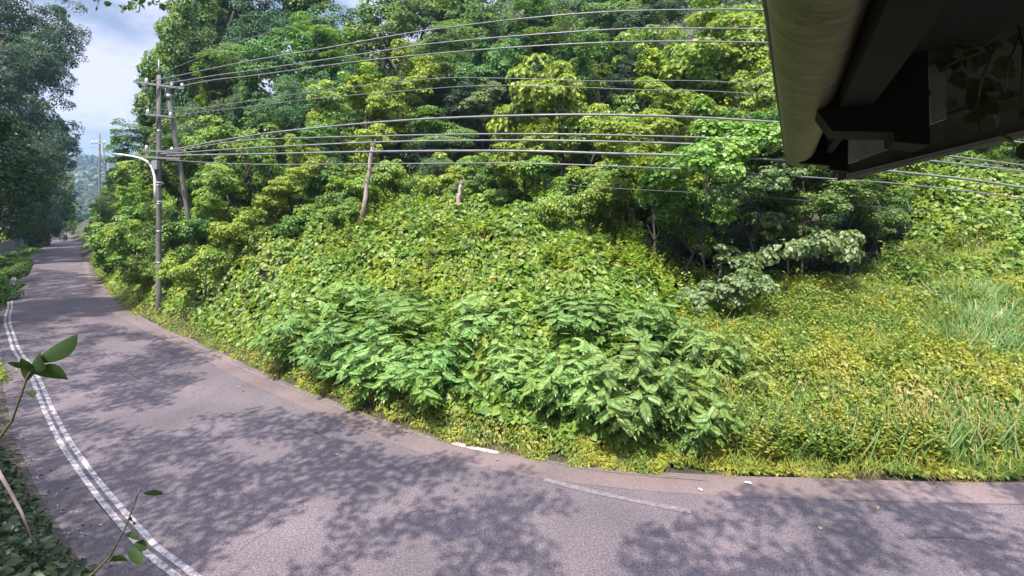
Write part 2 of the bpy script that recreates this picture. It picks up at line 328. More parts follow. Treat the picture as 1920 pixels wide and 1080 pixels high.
M['line'] = paint('worn_white_line', .38, .62, (.42, .41, .42)); M['faint'] = paint('faint_white_line', .42, .72, (.24, .22, .23)); M['bright'] = paint('bright_white_line', .34, .5, (.46, .43, .43))
iN = lambda Yv: int(np.argmin(abs(RC[:, 1] - Yv) + (RC[:, 0] > 3) * 100))
jl = iN(44)
strip('road_marking', -ROADW + .03, -ROADW + .12, .012, M['line'], i0=jl, wob=.015)
strip('road_marking', -ROADW - .12, -ROADW - .03, .016, M['line'], i0=jl, wob=.015)
def poly_line(name, pts, w, z, mat):
    C = catmull(np.array([gp(*p) for p in pts]), .25); N = normals(C); n = len(C)
    ww = w * (0.85 + .3 * vnoise(np.arange(n) * .7, np.zeros(n), 5))[:, None]
    V = np.concatenate([np.column_stack([C - N * ww / 2, np.full(n, z)]), np.column_stack([C + N * ww / 2, np.full(n, z)])]); I = np.arange(2 * n).reshape(2, n)
    F = np.stack([I[0, :-1], I[0, 1:], I[1, 1:], I[1, :-1]], -1)
    return tag(link(name, mesh_np(name, V, F, mat)), kind='structure')
poly_line('road_marking', [(660, 778), (720, 796), (790, 817), (852, 832)], .12, .012, M['faint'])
poly_line('road_marking', [(848, 831), (890, 841), (934, 850)], .12, .014, M['bright'])
poly_line('road_marking', [(1020, 900), (1100, 920), (1200, 942), (1295, 960)], .12, .012, M['faint'])
poly_line('road_marking', [(165, 470), (172, 500), (188, 530), (222, 562), (290, 612), (370, 650), (470, 697), (600, 750), (665, 777)], .08, .012, M['faint'])
M['crack'] = solid('road_crack', G(.05, .048, .05), G(.11, .10, .105), 6, .95)
poly_line('road_crack', [(830, 826), (880, 838), (960, 852), (1080, 878), (1200, 892), (1330, 903)], .02, .013, M['crack'])
poly_line('road_crack', [(1650, 978), (1680, 1000), (1700, 1010), (1760, 1008), (1820, 1012), (1880, 1028)], .014, .012, M['crack'])
poly_line('road_crack', [(108, 500), (98, 530), (110, 560), (125, 590), (170, 640), (230, 690), (262, 712)], .035, .012, M['crack'])
poly_line('road_crack', [(130, 700), (200, 760), (270, 850)], .014, .012, M['crack'])

# ------------------------------------------------------------ leaf bags
TPL = {
 'rhomb': (np.array([(0, 0, 0), (-.3, .45, .07), (0, 1, -.1), (.3, .45, .07)]), [(0, 2, 1), (0, 3, 2)]),
 'broad': (np.array([(0, 0, 0), (-.40, .22, .10), (-.36, .66, .04), (0, 1, -.16), (.36, .66, .04), (.40, .22, .10)]), [(0, 3, 2, 1), (0, 5, 4, 3)]),
 'blade': (np.array([(-.014, 0, 0), (.014, 0, 0), (.017, .55, .03), (-.017, .55, .03), (0.0, 1, -.12), (0.005, .99, -.12)]), [(0, 1, 2, 3), (3, 2, 5, 4)]),
}
def pinnate(n=9):
    V = []; F = []
    for i in range(n):
        t = .2 + .75 * i / n; L = .34 * (1 - .45 * abs(t - .5))
        for sgn in (-1, 1):
            a = np.array([0, t, -.22 * t * t]); d = np.array([sgn * .9, .42, -.25]); d = d / np.linalg.norm(d) * L; w = np.array([-sgn * .42, .9, 0]); w = w / np.linalg.norm(w) * L * .22
            b = len(V); mid = a + d * .45
            V += [a, mid + w + np.array([0, 0, .01]), a + d, mid - w + np.array([0, 0, .01])]; F += [(b, b + 1, b + 2, b + 3)]
    b = len(V); V += [(0, .93, -.2), (.06, 1.05, -.24), (0, 1.22, -.33), (-.06, 1.05, -.24)]; F.append((b, b + 1, b + 2, b + 3))
    b = len(V); V += [(-.008, 0, 0), (.008, 0, 0), (.006, .95, -.2), (-.006, .95, -.2)]; F.append((b, b + 1, b + 2, b + 3))
    return np.array(V, float), F
TPL['pinnate'] = pinnate()
def leaves_VF(P, N, A, S, tpl):
    T, TF = TPL[tpl]; N = unit(N); A = unit(A - N * np.sum(A * N, 1, keepdims=True)); B = np.cross(A, N)
    S = np.asarray(S, float)[:, None, None]
    V = P[:, None, :] + S * (T[None, :, 0:1] * B[:, None, :] + T[None, :, 1:2] * A[:, None, :] + T[None, :, 2:3] * N[:, None, :])
    n = len(P); k = len(T); off = (np.arange(n) * k)[:, None, None]
    F = (np.array(TF)[None] + off).reshape(-1, len(TF[0]))
    return V.reshape(-1, 3), F
def leaf_mesh(name, P, N, A, S, tpl, mat):
    V, F = leaves_VF(P, N, A, S, tpl); return mesh_np(name, V, F, mat)
def rdir(n, r=rng): return unit(r.normal(size=(n, 3)))

# crown of clumps; width radius 1, height radius asp; instances are scaled almost evenly so leaves keep their shape
def crown_mesh(name, seed, tpl, mat, nclump=60, per=70, cr=.24, leaf=.075, shell=(.62, 1.0), droop=.35, flat=.75, shape='round', zmin=-.75, asp=1.0, rnd=.3):
    r = np.random.default_rng(seed); C = []; OUT = []
    nclump = int(nclump * (.35 + .65 * asp)); k = 0
    while len(C) < nclump:
        k += 1; z = 1 - 2 * ((k * .61803) % 1); z = np.clip(z + r.normal() * .1, -1, 1)
        if z < zmin: continue
        th = k * 2.39996 + r.normal() * .3; q = math.sqrt(max(0, 1 - z * z)); rad = r.uniform(*shell)
        if asp > 1.4: q = q ** .6
        d = np.array([q * math.cos(th), q * math.sin(th), z])
        if shape == 'cone': q2 = (1 - z) / 2; d = np.array([q2 * math.cos(th) * 1.05, q2 * math.sin(th) * 1.05, z]); q_ = .75 + .25 * r.random(); c = d * np.array([q_, q_, 1])
        elif shape == 'layer': c = d * rad; c[2] = round(c[2] * 3.2 * asp) / 3.2 / asp + r.normal() * .05
        else: c = d * rad * (1 + .22 * math.sin(3 * th + seed + 3 * z) * q)
        c = c * np.array([1, 1, asp]); C.append(c); OUT.append(unit(np.array([d[0], d[1], d[2] / asp + .25])))
    P = []; N = []; A = []; S = []
    for c, o_ in zip(C, OUT):
        n = int(per * r.uniform(.6, 1.4)); d = unit(r.normal(size=(n, 3)) + o_ * 1.0 + np.array([0, 0, .4])); R_ = cr * r.uniform(.6, 1.45)
        fl = flat if shape != 'layer' else .3
        rr = R_ * r.uniform(.78, 1.04, (n, 1)); P.append(c + d * rr * np.array([1, 1, fl]))
        nn = unit(d * .9 + np.array([0, 0, .35 if shape != 'layer' else 1.3]) + r.normal(size=(n, 3)) * rnd); N.append(nn)
        A.append(unit(d * np.array([1, 1, .2]) + np.array([0, 0, -droop]) + r.normal(size=(n, 3)) * .4)); S.append(leaf * r.uniform(.6, 1.3, n))
    P = np.concatenate(P); N = np.concatenate(N); A = np.concatenate(A); S = np.concatenate(S)
    return leaf_mesh(name, P, N, A, S, tpl, mat)
KIND = {
 'kudzu': dict(tpl='broad', mat='kudzu', nclump=105, per=85, cr=.22, leaf=.072, zmin=-.95),
 'yellow': dict(tpl='broad', mat='yellow', nclump=120, per=85, cr=.19, leaf=.066, flat=.62, zmin=-.85),
 'cedar': dict(tpl='rhomb', mat='cedar', nclump=130, per=120, cr=.18, leaf=.056, droop=.1, flat=1.0, zmin=-.95, shell=(.75, 1)),
 'cone': dict(tpl='rhomb', mat='cedar', nclump=120, per=110, cr=.18, leaf=.058, droop=.5, shape='cone', zmin=-.98),
 'broad': dict(tpl='broad', mat='broad', nclump=115, per=95, cr=.20, leaf=.060, flat=.75, zmin=-.9),
 'layer': dict(tpl='rhomb', mat='layerm', nclump=90, per=140, cr=.28, leaf=.072, shape='layer', zmin=-.8, shell=(.45, 1.05)),
 'pale': dict(tpl='broad', mat='pale', nclump=85, per=60, cr=.20, leaf=.085, flat=.6, zmin=-.6, droop=.7),
 'shade': dict(tpl='rhomb', mat='shade', nclump=150, per=110, cr=.20, leaf=.056, flat=.75, zmin=-.95, shell=(.6, 1.05)),
}
CACHE = {}
def get_crown(kind, var, asp, big=False):
    cls = min([.45, .7, 1.0, 1.5, 2.2], key=lambda q: abs(math.log(q / max(asp, .2)))); var = var % (2 if cls in (.45, 2.2) else 3); k = (kind, var, cls, big)
    if k not in CACHE:
        d = dict(KIND[kind]); mt = M[d.pop('mat')]; t = d.pop('tpl')
        if big: d['nclump'] = d['nclump'] * 2.2; d['cr'] *= .72; d['leaf'] *= .55; d['per'] = int(d['per'] * 1.3)
        CACHE[k] = crown_mesh(kind + '_crown', abs(hash(kind[0])) % 1 + len(CACHE) * 7 + 3, t, mt, asp=cls, **d)
    return CACHE[k], cls
def trunk_mesh(name, H, r0, seed, limbs=5, lean=.04):
    r = np.random.default_rng(seed); pts = [np.array([0, 0, -0.6])]; 
    for i in range(1, 8): pts.append(np.array([r.normal() * lean * i * .3, r.normal() * lean * i * .3, H * i / 7]))
    parts = [tube(pts, [r0 * (1.25 - i / 8) for i in range(8)], 8)]
    for k in range(limbs):
        i = 3 + k % 4; th = k * 2.4 + r.random(); p = pts[i]; L = H * .15 * r.uniform(.7, 1.2)
        d = np.array([math.cos(th), math.sin(th), .65]); q = [p + d * L * t + np.array([0, 0, .12 * L * t * t]) for t in (0, .35, .7, 1)]
        parts.append(tube(q, [r0 * .42, r0 * .3, r0 * .18, r0 * .06], 6))
    V, F = merge(*parts); return mesh_py(name, V, F, M['bark'], True)
TR = [trunk_mesh('trunk', 1.0, .028, i, 7) for i in range(3)]
tcount = [0]
def tree(kind, u, Y, vtop, wpx, label, cat='tree', group=None, name=None, hmin=2.5, low=.0, dy=1.0, base=None):
    X = (u - 960) / 960.0 * Y; zt = CAM_H + (HOR - vtop) / 960.0 * Y
    zb = float(terrain(np.array([X]), np.array([Y]))[0]) - .1 if base is None else base
    H = max(zt - zb, hmin); i = tcount[0]; tcount[0] += 1
    nm = name or {'kudzu': 'vine_covered_tree', 'yellow': 'broadleaf_tree', 'cedar': 'cedar_tree', 'cone': 'cedar_tree', 'broad': 'broadleaf_tree', 'layer': 'broadleaf_tree', 'pale': 'broadleaf_tree', 'shade': 'broadleaf_tree'}[kind]
    root = empty(nm, (X, Y, zb), (i * 1.7) % 6.28)
    w = wpx / 960.0 * Y / 2; lo = low * H; rz = (H - lo) / 2
    big = wpx > 160 and kind == 'shade'
    me, cls = get_crown(kind, i, rz / w, big); cw = w * 1.1
    c = link('crown', me, root, (0, 0, lo + rz)); c.scale = (cw, cw * dy, rz / cls / 1.0)
    t = link('trunk', TR[i % 3], root); t.scale = (H * (.55 if low < .4 else .25), H * (.55 if low < .4 else .25), H * .72)
    tag(root, label, cat, group); return root
# ------------------------------------------------------------ trees on the hillside
T = tree
rt = random.Random(5)
ORD = 'leftmost second third fourth fifth sixth seventh eighth ninth tenth eleventh twelfth thirteenth fourteenth fifteenth'.split()
gA = 'dark forest trees along the top of the hillside'
for i, u in enumerate(range(385, 1560, 84)):
    T(rt.choice(['cedar', 'broad', 'cedar', 'layer', 'cone']), u + rt.uniform(-20, 20), 45 + rt.uniform(-3, 3), -85 + rt.uniform(-30, 40), 140, ORD[i] + ' forest tree from the left in the back row cut by the top edge', 'tree', gA, low=.1)
gB = 'forest trees in the upper hillside rows'
for i, u in enumerate(range(405, 1240, 86)):
    T(['broad', 'cedar', 'layer', 'cedar', 'broad'][i % 5], u + rt.uniform(-20, 20), 38 + rt.uniform(-2, 2), 0 + rt.uniform(-25, 35), 135, ORD[i] + ' forest tree from the left in the row right behind the topmost power lines', 'tree', gB, low=.05)
gC = 'forest trees in the middle hillside rows'
for i, (u, v) in enumerate([(395, 60), (450, 90), (520, 60), (590, 75), (655, 40), (840, 45), (905, 70), (985, 60), (1060, 40), (1140, 10), (1210, -5)]):
    T(['cedar', 'layer', 'broad', 'cedar', 'layer', 'layer', 'broad'][i % 7], u, 33 + rt.uniform(-1.5, 1.5), v, 125, ORD[i] + ' forest tree from the left in the middle row of the upper hillside', 'tree', gC, low=.15)
# silhouette against the sky, left
T('cedar', 392, 50, -60, 110, 'tall dark cedar behind the top of the concrete pole, cut by the top edge')
T('cedar', 318, 56, 92, 64, 'dark cedar standing against the sky just left of the pole top')
T('cedar', 362, 60, -60, 84, 'second tall cedar behind the pole top, reaching the top edge beside the sky')
T('broad', 345, 52, 60, 80, 'dark broadleaf tree under the cedars immediately behind the pole top')
T('broad', 300, 50, 180, 100, 'dark broadleaf tree behind the pole crossarms')
T('broad', 455, 50, -60, 170, 'dense dark broadleaf tree at the top edge behind the thin topmost line')
T('broad', 390, 50, -40, 150, 'dense dark broadleaf tree at the top edge between two tall cedars')
T('cedar', 420, 46, -90, 150, 'wide dark cedar at the top edge right of the pole top')
T('cone', 272, 62, 175, 56, 'slim dark cedar leaning into the sky left of the pole crossarms')
T('layer', 268, 50, 222, 84, 'layered light green tree reaching into the sky beneath the slim cedar', low=.2)
T('layer', 243, 58, 268, 54, 'small spreading tree with bare twigs beside the distant utility pole', low=.2)
T('kudzu', 232, 60, 315, 64, 'rounded green shrub at the bend of the road by the distant pole', 'shrub', name='shrub')
T('kudzu', 272, 44, 305, 90, 'dense leafy shrub directly beneath the white street lamp arm', 'shrub', name='shrub')
T('kudzu', 222, 54, 350, 56, 'narrow leafy shrub at the verge where the road disappears', 'shrub', name='shrub')
T('broad', 226, 43, 400, 56, 'dark leafy shrub low on the verge before the road bend', 'shrub', name='shrub')
T('kudzu', 266, 34, 388, 84, 'bright green climbing vine mound beside the lower concrete pole', 'shrub', name='vine_mound')
T('kudzu', 246, 34, 445, 64, 'lower green vine mound at the inner edge of the road bend', 'shrub', name='vine_mound')
T('broad', 345, 36, 205, 110, 'mid green tree behind the concrete pole and its leaning strut')
T('yellow', 385, 33, 128, 104, 'yellow green tree right of the pole crossarms below the dark cedars')
T('broad', 330, 30, 300, 92, 'leafy tree between the concrete pole and its leaning strut', low=.1)
T('kudzu', 400, 29, 235, 130, 'vine covered tree just right of the leaning strut')
T('kudzu', 465, 27, 212, 120, 'round vine covered tree second to the right of the leaning strut')
T('kudzu', 365, 27.5, 330, 90, 'vine covered shrub behind the foot of the leaning strut', 'shrub', name='shrub')
T('cedar', 462, 30, 168, 60, 'small dark round cedar above the vine covered trees')
T('cedar', 525, 28, 152, 88, 'smooth rounded cedar left of the bright vine slope', low=.1)
T('yellow', 748, 29, 78, 112, 'topmost bright yellow green tree of the diagonal row on the dark slope', low=.2)
T('yellow', 690, 28, 122, 118, 'second bright yellow green tree of the diagonal row, just below the top one', low=.15)
T('kudzu', 640, 26.5, 165, 104, 'third bright green tree of the diagonal row across the dark slope', low=.1)
T('kudzu', 600, 25.5, 205, 80, 'lowest bright green tree of the diagonal row above the thick cable', low=.1)
T('yellow', 545, 23.5, 255, 88, 'upright yellow green tree left of the broken wooden post')
T('kudzu', 508, 24.5, 270, 70, 'leafy shrub left of the upright yellow green tree', 'shrub', name='shrub')
T('kudzu', 432, 24, 318, 92, 'low round shrub below the cables right of the leaning strut', 'shrub', name='shrub')
T('broad', 600, 25, 290, 96, 'dark leafy shrub behind the cables left of the broken wooden post', 'shrub', name='shrub')
T('kudzu', 640, 22.5, 330, 84, 'vine mound at the left foot of the broken wooden post', 'shrub', name='vine_mound')
T('kudzu', 745, 22.5, 318, 96, 'vine mound at the right foot of the broken wooden post', 'shrub', name='vine_mound')
T('cedar', 815, 23.5, 302, 70, 'small blue green conifer between the two wooden posts')
T('broad', 890, 22.5, 325, 84, 'low shrub behind the short wooden stump', 'shrub', name='shrub')
T('kudzu', 945, 21.5, 335, 84, 'vine mound to the right of the short wooden stump', 'shrub', name='vine_mound')
T('layer', 860, 31, 108, 120, 'pale layered tree above the dark hollow of the upper slope', low=.35)
T('pale', 905, 29, 158, 80, 'small pale leaved tree hanging over the dark hollow of the upper slope', low=.45)
T('broad', 980, 30, 110, 92, 'mid green tree between the dark hollow and the big yellow green tree', low=.1)
T('layer', 820, 27, 205, 110, 'low layered tree inside the dark hollow above the thick cable', low=.5)
# the large yellow green trees in the centre
T('yellow', 1050, 21.5, 128, 213, 'broad yellow green tree in the centre right of the dark hollow', low=.06)
T('yellow', 985, 20.5, 205, 102, 'small orange tinged tree at the left edge of the broad yellow green tree', low=.06)
T('kudzu', 1110, 20, 225, 146, 'bright green tree below the broad yellow green tree', low=.1)
T('kudzu', 1025, 19.5, 292, 109, 'leafy shrub under the broad yellow green tree', 'shrub', low=.05, name='shrub')
T('kudzu', 1160, 18.6, 318, 97, 'hanging curtain of vine at the left side of the lower dark hollow', 'vine', low=.02, name='vine_mound')
T('yellow', 1325, 26, -25, 244, 'highest yellow tree left of the roof gutter, reaching the top edge', low=.1)
T('yellow', 1262, 24, 58, 158, 'large yellow green tree just left below the highest yellow tree', low=.06)
T('yellow', 1405, 23.5, 62, 158, 'large yellow tree touching the left side of the roof gutter', low=.06)
T('yellow', 1210, 22, 150, 141, 'yellow green tree right of the dark gap in the upper wood', low=.06)
T('kudzu', 1310, 21.5, 165, 170, 'bright green tree in the middle of the yellow group by the gutter', low=.06)
T('broad', 1415, 20.5, 215, 120, 'mid green tree below the yellow tree at the gutter', low=.25)
T('yellow', 1225, 16.2, 215, 152, 'yellow green tree beneath the thick cable above the lower dark hollow', low=.55, dy=1.3)
T('kudzu', 1318, 15.6, 222, 164, 'green tree with bare broken limb above the lower dark hollow', low=.5, dy=1.4)
T('pale', 1415, 15.4, 232, 130, 'pale leaved tree below the lower end of the gutter', low=.5, dy=1.4)
T('broad', 1505, 15.6, 240, 130, 'mid green tree under the end of the roof gutter', low=.5, dy=1.4)
T('broad', 1592, 16.0, 262, 120, 'dark tree under the lower corner of the roof', low=.5, dy=1.4)
T('kudzu', 1655, 20, 318, 84, 'bright green vine hanging at the right side of the lower dark hollow', 'vine', low=.1, name='vine_mound')
T('pale', 1478, 15.4, 402, 172, 'pale flat topped tree standing inside the lower dark hollow', low=.52)
T('cedar', 1640, 17.5, 470, 84, 'small feathery green bush at the right of the lower dark hollow', 'shrub', name='shrub')
T('broad', 1560, 21, 395, 130, 'deep shaded bush at the back of the lower dark hollow', 'shrub', name='shrub')
T('broad', 1400, 21, 380, 150, 'shaded dark bush at the back left of the lower dark hollow', 'shrub', name='shrub')
T('broad', 1250, 19.5, 370, 130, 'shaded shrub at the left back of the lower dark hollow', 'shrub', name='shrub')
T('kudzu', 1735, 20, 335, 100, 'vine mound below the sloping roof board, leftmost of the right bank', 'shrub', name='vine_mound')
T('yellow', 1760, 24, 285, 110, 'yellow green tree behind the cables under the sloping roof board')
T('broad', 1850, 25, 250, 130, 'dark green tree at the right edge under the roof board')
T('cedar', 1925, 25, 235, 110, 'dark conifer cut by the right edge of the view')
T('broad', 1900, 21, 325, 110, 'leafy tree at the right edge below the cables', low=.1)
T('kudzu', 1965, 17, 400, 150, 'vine mound cut by the right edge of the view', 'shrub', name='vine_mound')
gR = 'forest trees behind the roof at the far right'
for u, Y, v in [(1560, 30, 40), (1660, 34, 30), (1760, 32, 60), (1860, 34, 80), (1960, 33, 90), (1620, 25, 200), (1700, 26, 190), (2060, 26, 200), (2050, 20, 300), (2150, 30, 60)]:
    T('broad', u, Y, v, 150, 'forest tree behind the dark roof overhang at the right', 'tree', gR, low=.1)
# left side of the road, in shade
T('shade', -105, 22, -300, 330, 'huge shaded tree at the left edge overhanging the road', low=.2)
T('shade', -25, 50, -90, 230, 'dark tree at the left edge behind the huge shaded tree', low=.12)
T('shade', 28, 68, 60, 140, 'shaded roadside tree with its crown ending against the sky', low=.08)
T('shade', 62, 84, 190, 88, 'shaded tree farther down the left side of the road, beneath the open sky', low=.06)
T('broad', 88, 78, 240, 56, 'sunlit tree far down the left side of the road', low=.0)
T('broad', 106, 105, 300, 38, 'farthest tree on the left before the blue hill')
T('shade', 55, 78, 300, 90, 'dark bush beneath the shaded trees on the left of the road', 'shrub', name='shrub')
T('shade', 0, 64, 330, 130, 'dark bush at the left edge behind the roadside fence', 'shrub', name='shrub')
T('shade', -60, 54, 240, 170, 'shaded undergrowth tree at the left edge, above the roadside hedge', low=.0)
T('broad', 88, 100, 345, 56, 'light green bush behind the far stretch of roadside fence', 'shrub', name='shrub')
for u, v, Y in [(112, 350, 98), (124, 372, 130)]:
    T('broad', u, Y, v, 36, 'small bush at the far end of the roadside fence', 'shrub', 'small bushes at the far end of the fence', name='shrub')
T('broad', 192, 80, 352, 28, 'bush at the road bend under the blue hill', 'shrub', name='shrub')
# hedge at the left verge
for k, (u, v, Y, w) in enumerate([(4, 476, 37, 70), (-26, 488, 29, 84), (38, 462, 50, 46), (66, 447, 66, 30), (-62, 504, 23, 90)]):
    T('broad', u, Y, v, w, ['leafy hedge shrub in front of the roadside fence', 'hedge shrub at the left edge beside the shaded road', 'small hedge shrub farther along the left verge', 'farthest small hedge shrub along the left verge', 'nearest hedge shrub at the left edge of the road'][k], 'shrub', name='hedge_shrub', hmin=.8)

fm = 'vine covered shrubs filling the slope between the trees'
for i in range(34):
    u = 380 + i * 29 + rt.uniform(-12, 12); Y = [23, 27, 31][i % 3] + rt.uniform(-1, 1)
    if (1190 < u < 1700 and Y < 26) or (700 < u < 945 and Y > 25): continue
    v0 = HOR - (float(terrain(np.array([(u - 960) / 960 * Y]), np.array([Y]))[0]) - CAM_H) / Y * 960
    T(['kudzu', 'broad', 'kudzu', 'yellow'][i % 4], u, Y, v0 - rt.uniform(55, 95), 100, 'vine covered shrub filling the slope between taller trees behind the lower power lines', 'shrub', fm, name='shrub')

T('broad', 1370, 17.6, 205, 150, 'dark leafy tree behind the pale leaved one above the lower dark hollow', low=.5, dy=1.4)
T('broad', 1540, 17.8, 235, 160, 'dark leafy tree behind the roof corner above the lower dark hollow', low=.5, dy=1.4)
for u, Y, v, w in [(-40, 62, 150, 170), (26, 74, 200, 90), (-30, 56, 60, 190)]:
    T('shade', u, Y, v, w, 'dim tree filling the shaded wood at the left edge', 'tree', 'dim trees of the shaded wood at the left edge', low=.08)

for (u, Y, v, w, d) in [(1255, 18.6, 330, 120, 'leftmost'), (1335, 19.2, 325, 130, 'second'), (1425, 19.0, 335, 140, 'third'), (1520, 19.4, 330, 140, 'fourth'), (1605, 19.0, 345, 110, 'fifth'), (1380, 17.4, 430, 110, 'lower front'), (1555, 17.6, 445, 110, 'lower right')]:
    T('shade', u, Y, v, w, d + ' of the dark leaved bushes added as shade inside the lower dark hollow', 'shrub', 'dark leaved bushes added as shade inside the lower hollow', name='shrub')  # added bushes, their dark leaf colour deepens the hollow's shade
T('shade', 166, 185, 384, 34, 'dark bush closing the far end of the road below the blue hill', 'shrub', name='shrub')
T('shade', 148, 200, 396, 26, 'small dark bush at the left of the far road end', 'shrub', name='shrub')

T('yellow', 1432, 21.5, 120, 134, 'yellow green tree squeezed against the lower left edge of the gutter', low=.1)
T('yellow', 1392, 27.5, 10, 183, 'yellow green tree behind the large yellow tree at the gutter', low=.05)
T('kudzu', 1225, 27, 45, 146, 'bright green tree at the left of the yellow group below the highest line', low=.05)
T('broad', 1130, 26, 70, 120, 'dark green tree left of the yellow group between the upper power lines', low=.05)
T('kudzu', 1290, 16.4, 330, 90, 'vine mound hanging at the left front of the lower dark hollow', 'shrub', low=.35, name='vine_mound')
T('pale', 1350, 14.9, 465, 150, 'pale leafy mound at the front left of the lower dark hollow', 'shrub', low=.0, name='shrub')

T('shade', 800, 30, 150, 120, 'dark leaved tree added as shade at the left inside the dark hollow of the upper slope', low=.05)  # this tree and the next are added to darken the upper hollow
T('shade', 890, 29.5, 172, 120, 'dark leaved tree added as shade at the right inside the dark hollow of the upper slope', low=.05)
T('shade', 1175, 27, 85, 84, 'dark leaved tree added as shade in the dark gap left of the yellow group', low=.05)  # added dark foliage standing in for the shade of the gap
T('kudzu', 190, 72, 392, 36, 'small vine mound at the verge where the road disappears', 'shrub', name='vine_mound')
T('kudzu', 181, 104, 392, 24, 'farthest small vine mound beside the disappearing road', 'shrub', name='vine_mound')
T('kudzu', 252, 31, 410, 84, 'bright vine mound left of the concrete pole foot', 'shrub', name='vine_mound')
T('kudzu', 284, 26.8, 452, 66, 'low vine mound immediately left of the concrete pole foot', 'shrub', name='vine_mound')
T('kudzu', 228, 38, 350, 84, 'tall vine covered shrub under the street lamp head', 'shrub', name='shrub')
T('kudzu', 325, 26.5, 385, 84, 'vine mound between the concrete pole and the foot of the strut', 'shrub', name='vine_mound')

T('broad', 172, 150, 408, 16, 'tiny bush at the very end of the visible road', 'shrub', name='shrub')

T('broad', 1640, 18.2, 340, 96, 'leafy bush at the upper right rim of the lower dark hollow', 'shrub', name='shrub')

T('kudzu', 205, 66, 338, 44, 'leafy shrub hiding the feet of the distant pole pair', 'shrub', name='shrub')

T('yellow', 1130, 21, 195, 120, 'yellow green vine mass joining the two large yellow groups', low=.05)
T('yellow', 1175, 20.4, 250, 110, 'yellow green vine mass under the thick cable right of the broad yellow tree', low=.05)
T('kudzu', 1075, 18.6, 335, 110, 'bright vine mound at the foot of the broad yellow green tree', 'shrub', name='vine_mound')
# ------------------------------------------------------------ leaf cover on the bank
def billow(x, y, s): return np.abs(2 * vnoise(x, y, s) - 1) ** .8
def cover_h(X, Y):
    return .05 + .75 * billow(X * .62, Y * .62, 21) + .42 * billow(X * 1.5 + 3, Y * 1.5, 33) + .18 * vnoise(X * 4, Y * 4, 34)
def scatter(n, ulo, uhi, Ylo, Yhi, smin, smax, pw=1.0):
    """n points, density falling with distance"""
    u = rng.uniform(ulo, uhi, n); t = rng.random(n); Y = 1 / ((1 / Ylo) * (1 - t) + (1 / Yhi) * t) if pw == 1 else Ylo + (Yhi - Ylo) * t
    X = (u - 960) / 960 * Y; s = sdist(X, Y); k = (s > smin) & (s < smax); return X[k], Y[k], s[k]
CUM = np.concatenate([[0], np.cumsum(np.hypot(*np.diff(RC, axis=0).T) / np.clip(np.hypot(*RC[:-1].T), 9, 400) ** 1.5)])
def along_road(n, smin, smax, ulo=-420, uhi=2150):
    """points beside the road, denser where nearer to the camera"""
    uu = 960 + 960 * RC[:, 0] / np.maximum(RC[:, 1], .1); ok = np.where((uu > ulo - 250) & (uu < uhi + 1800) & (RC[:, 1] < 260))[0]
    t = rng.uniform(CUM[ok[0]], CUM[ok[-1]], n); i = np.clip(np.searchsorted(CUM, t) - 1, 0, len(RC) - 2); f = ((t - CUM[i]) / (CUM[i + 1] - CUM[i]))[:, None]
    P = RC[i] * (1 - f) + RC[i + 1] * f; N = RN[i] * (1 - f) + RN[i + 1] * f; P = P + N * rng.uniform(smin, smax, n)[:, None]
    X, Y = P.T; s = sdist(X, Y); u = 960 + 960 * X / np.maximum(Y, 1); k = (s > smin) & (s < smax) & (u > ulo) & (u < uhi); return X[k], Y[k], s[k]
def surf_normals(X, Y, hfun):
    e = .1; h0 = hfun(X, Y); hx = hfun(X + e, Y); hy = hfun(X, Y + e)
    return unit(np.stack([-(hx - h0) / e, -(hy - h0) / e, np.ones_like(X)], 1)), h0
def cover(name, X, Y, s, mat, tpl, size, depth, label, cat, edge=1.0, hs=1.0, rnd=.5, up=.3, ledge=.0, fine=0):
    hf = lambda a, b: terrain(a, b) + (cover_h(a, b) + fine * billow(a * 2.9, b * 2.9, 71)) * hs * np.clip((sdist(a, b) - ledge) / edge, .12, 1)
    N, z = surf_normals(X, Y, hf); n = len(X); dn = rng.random(n) ** 1.3 * depth
    P = np.stack([X, Y, z - dn * np.clip(s / 2, .15, 1)], 1)
    NN = unit(N * .8 + np.array([0, -.1, up]) + rng.normal(size=(n, 3)) * rnd)
    dwn = np.stack([N[:, 0], N[:, 1] - .35, np.full(n, -.35)], 1) + rng.normal(size=(n, 3)) * .45
    dist = np.clip(np.hypot(X, Y) / 26, 1, 6)
    S = size * rng.uniform(.6, 1.35, n) * dist
    return tag(link(name, leaf_mesh(name, P, NN, dwn, S, tpl, mat)), label, cat, kind='stuff')
# kudzu over the bank
X, Y, s = along_road(300000, .3, 15)
u = 960 + 960 * X / Y
m = fbm(X * .3, Y * .3, 51)
hollow = (u > 1230) & (u < 1660) & (s > 6.4) & (s < 15)
grassy = (u > 1330 + 60 * (m - .5)) & (s < np.where(u > 1640, 4.9, 7.0) + (m - .5) * 2)
k = (~hollow | (rng.random(len(X)) < .03)) & (~grassy | (rng.random(len(X)) < .06)) & (s > .25 + .5 * m)
cover('kudzu_cover', X[k], Y[k], s[k], M['kudzu'], 'broad', .165, .30, 'thick blanket of broad green vine leaves over the roadside bank', 'ground vines')
# dim undergrowth on the forest floor
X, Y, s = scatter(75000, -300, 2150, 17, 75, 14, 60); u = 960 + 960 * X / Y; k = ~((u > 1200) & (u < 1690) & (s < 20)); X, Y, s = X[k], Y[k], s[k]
cover('forest_undergrowth', X, Y, s, M['cedar'], 'rhomb', .26, .5, 'dark leafy undergrowth between the trees of the steep hillside', 'undergrowth')
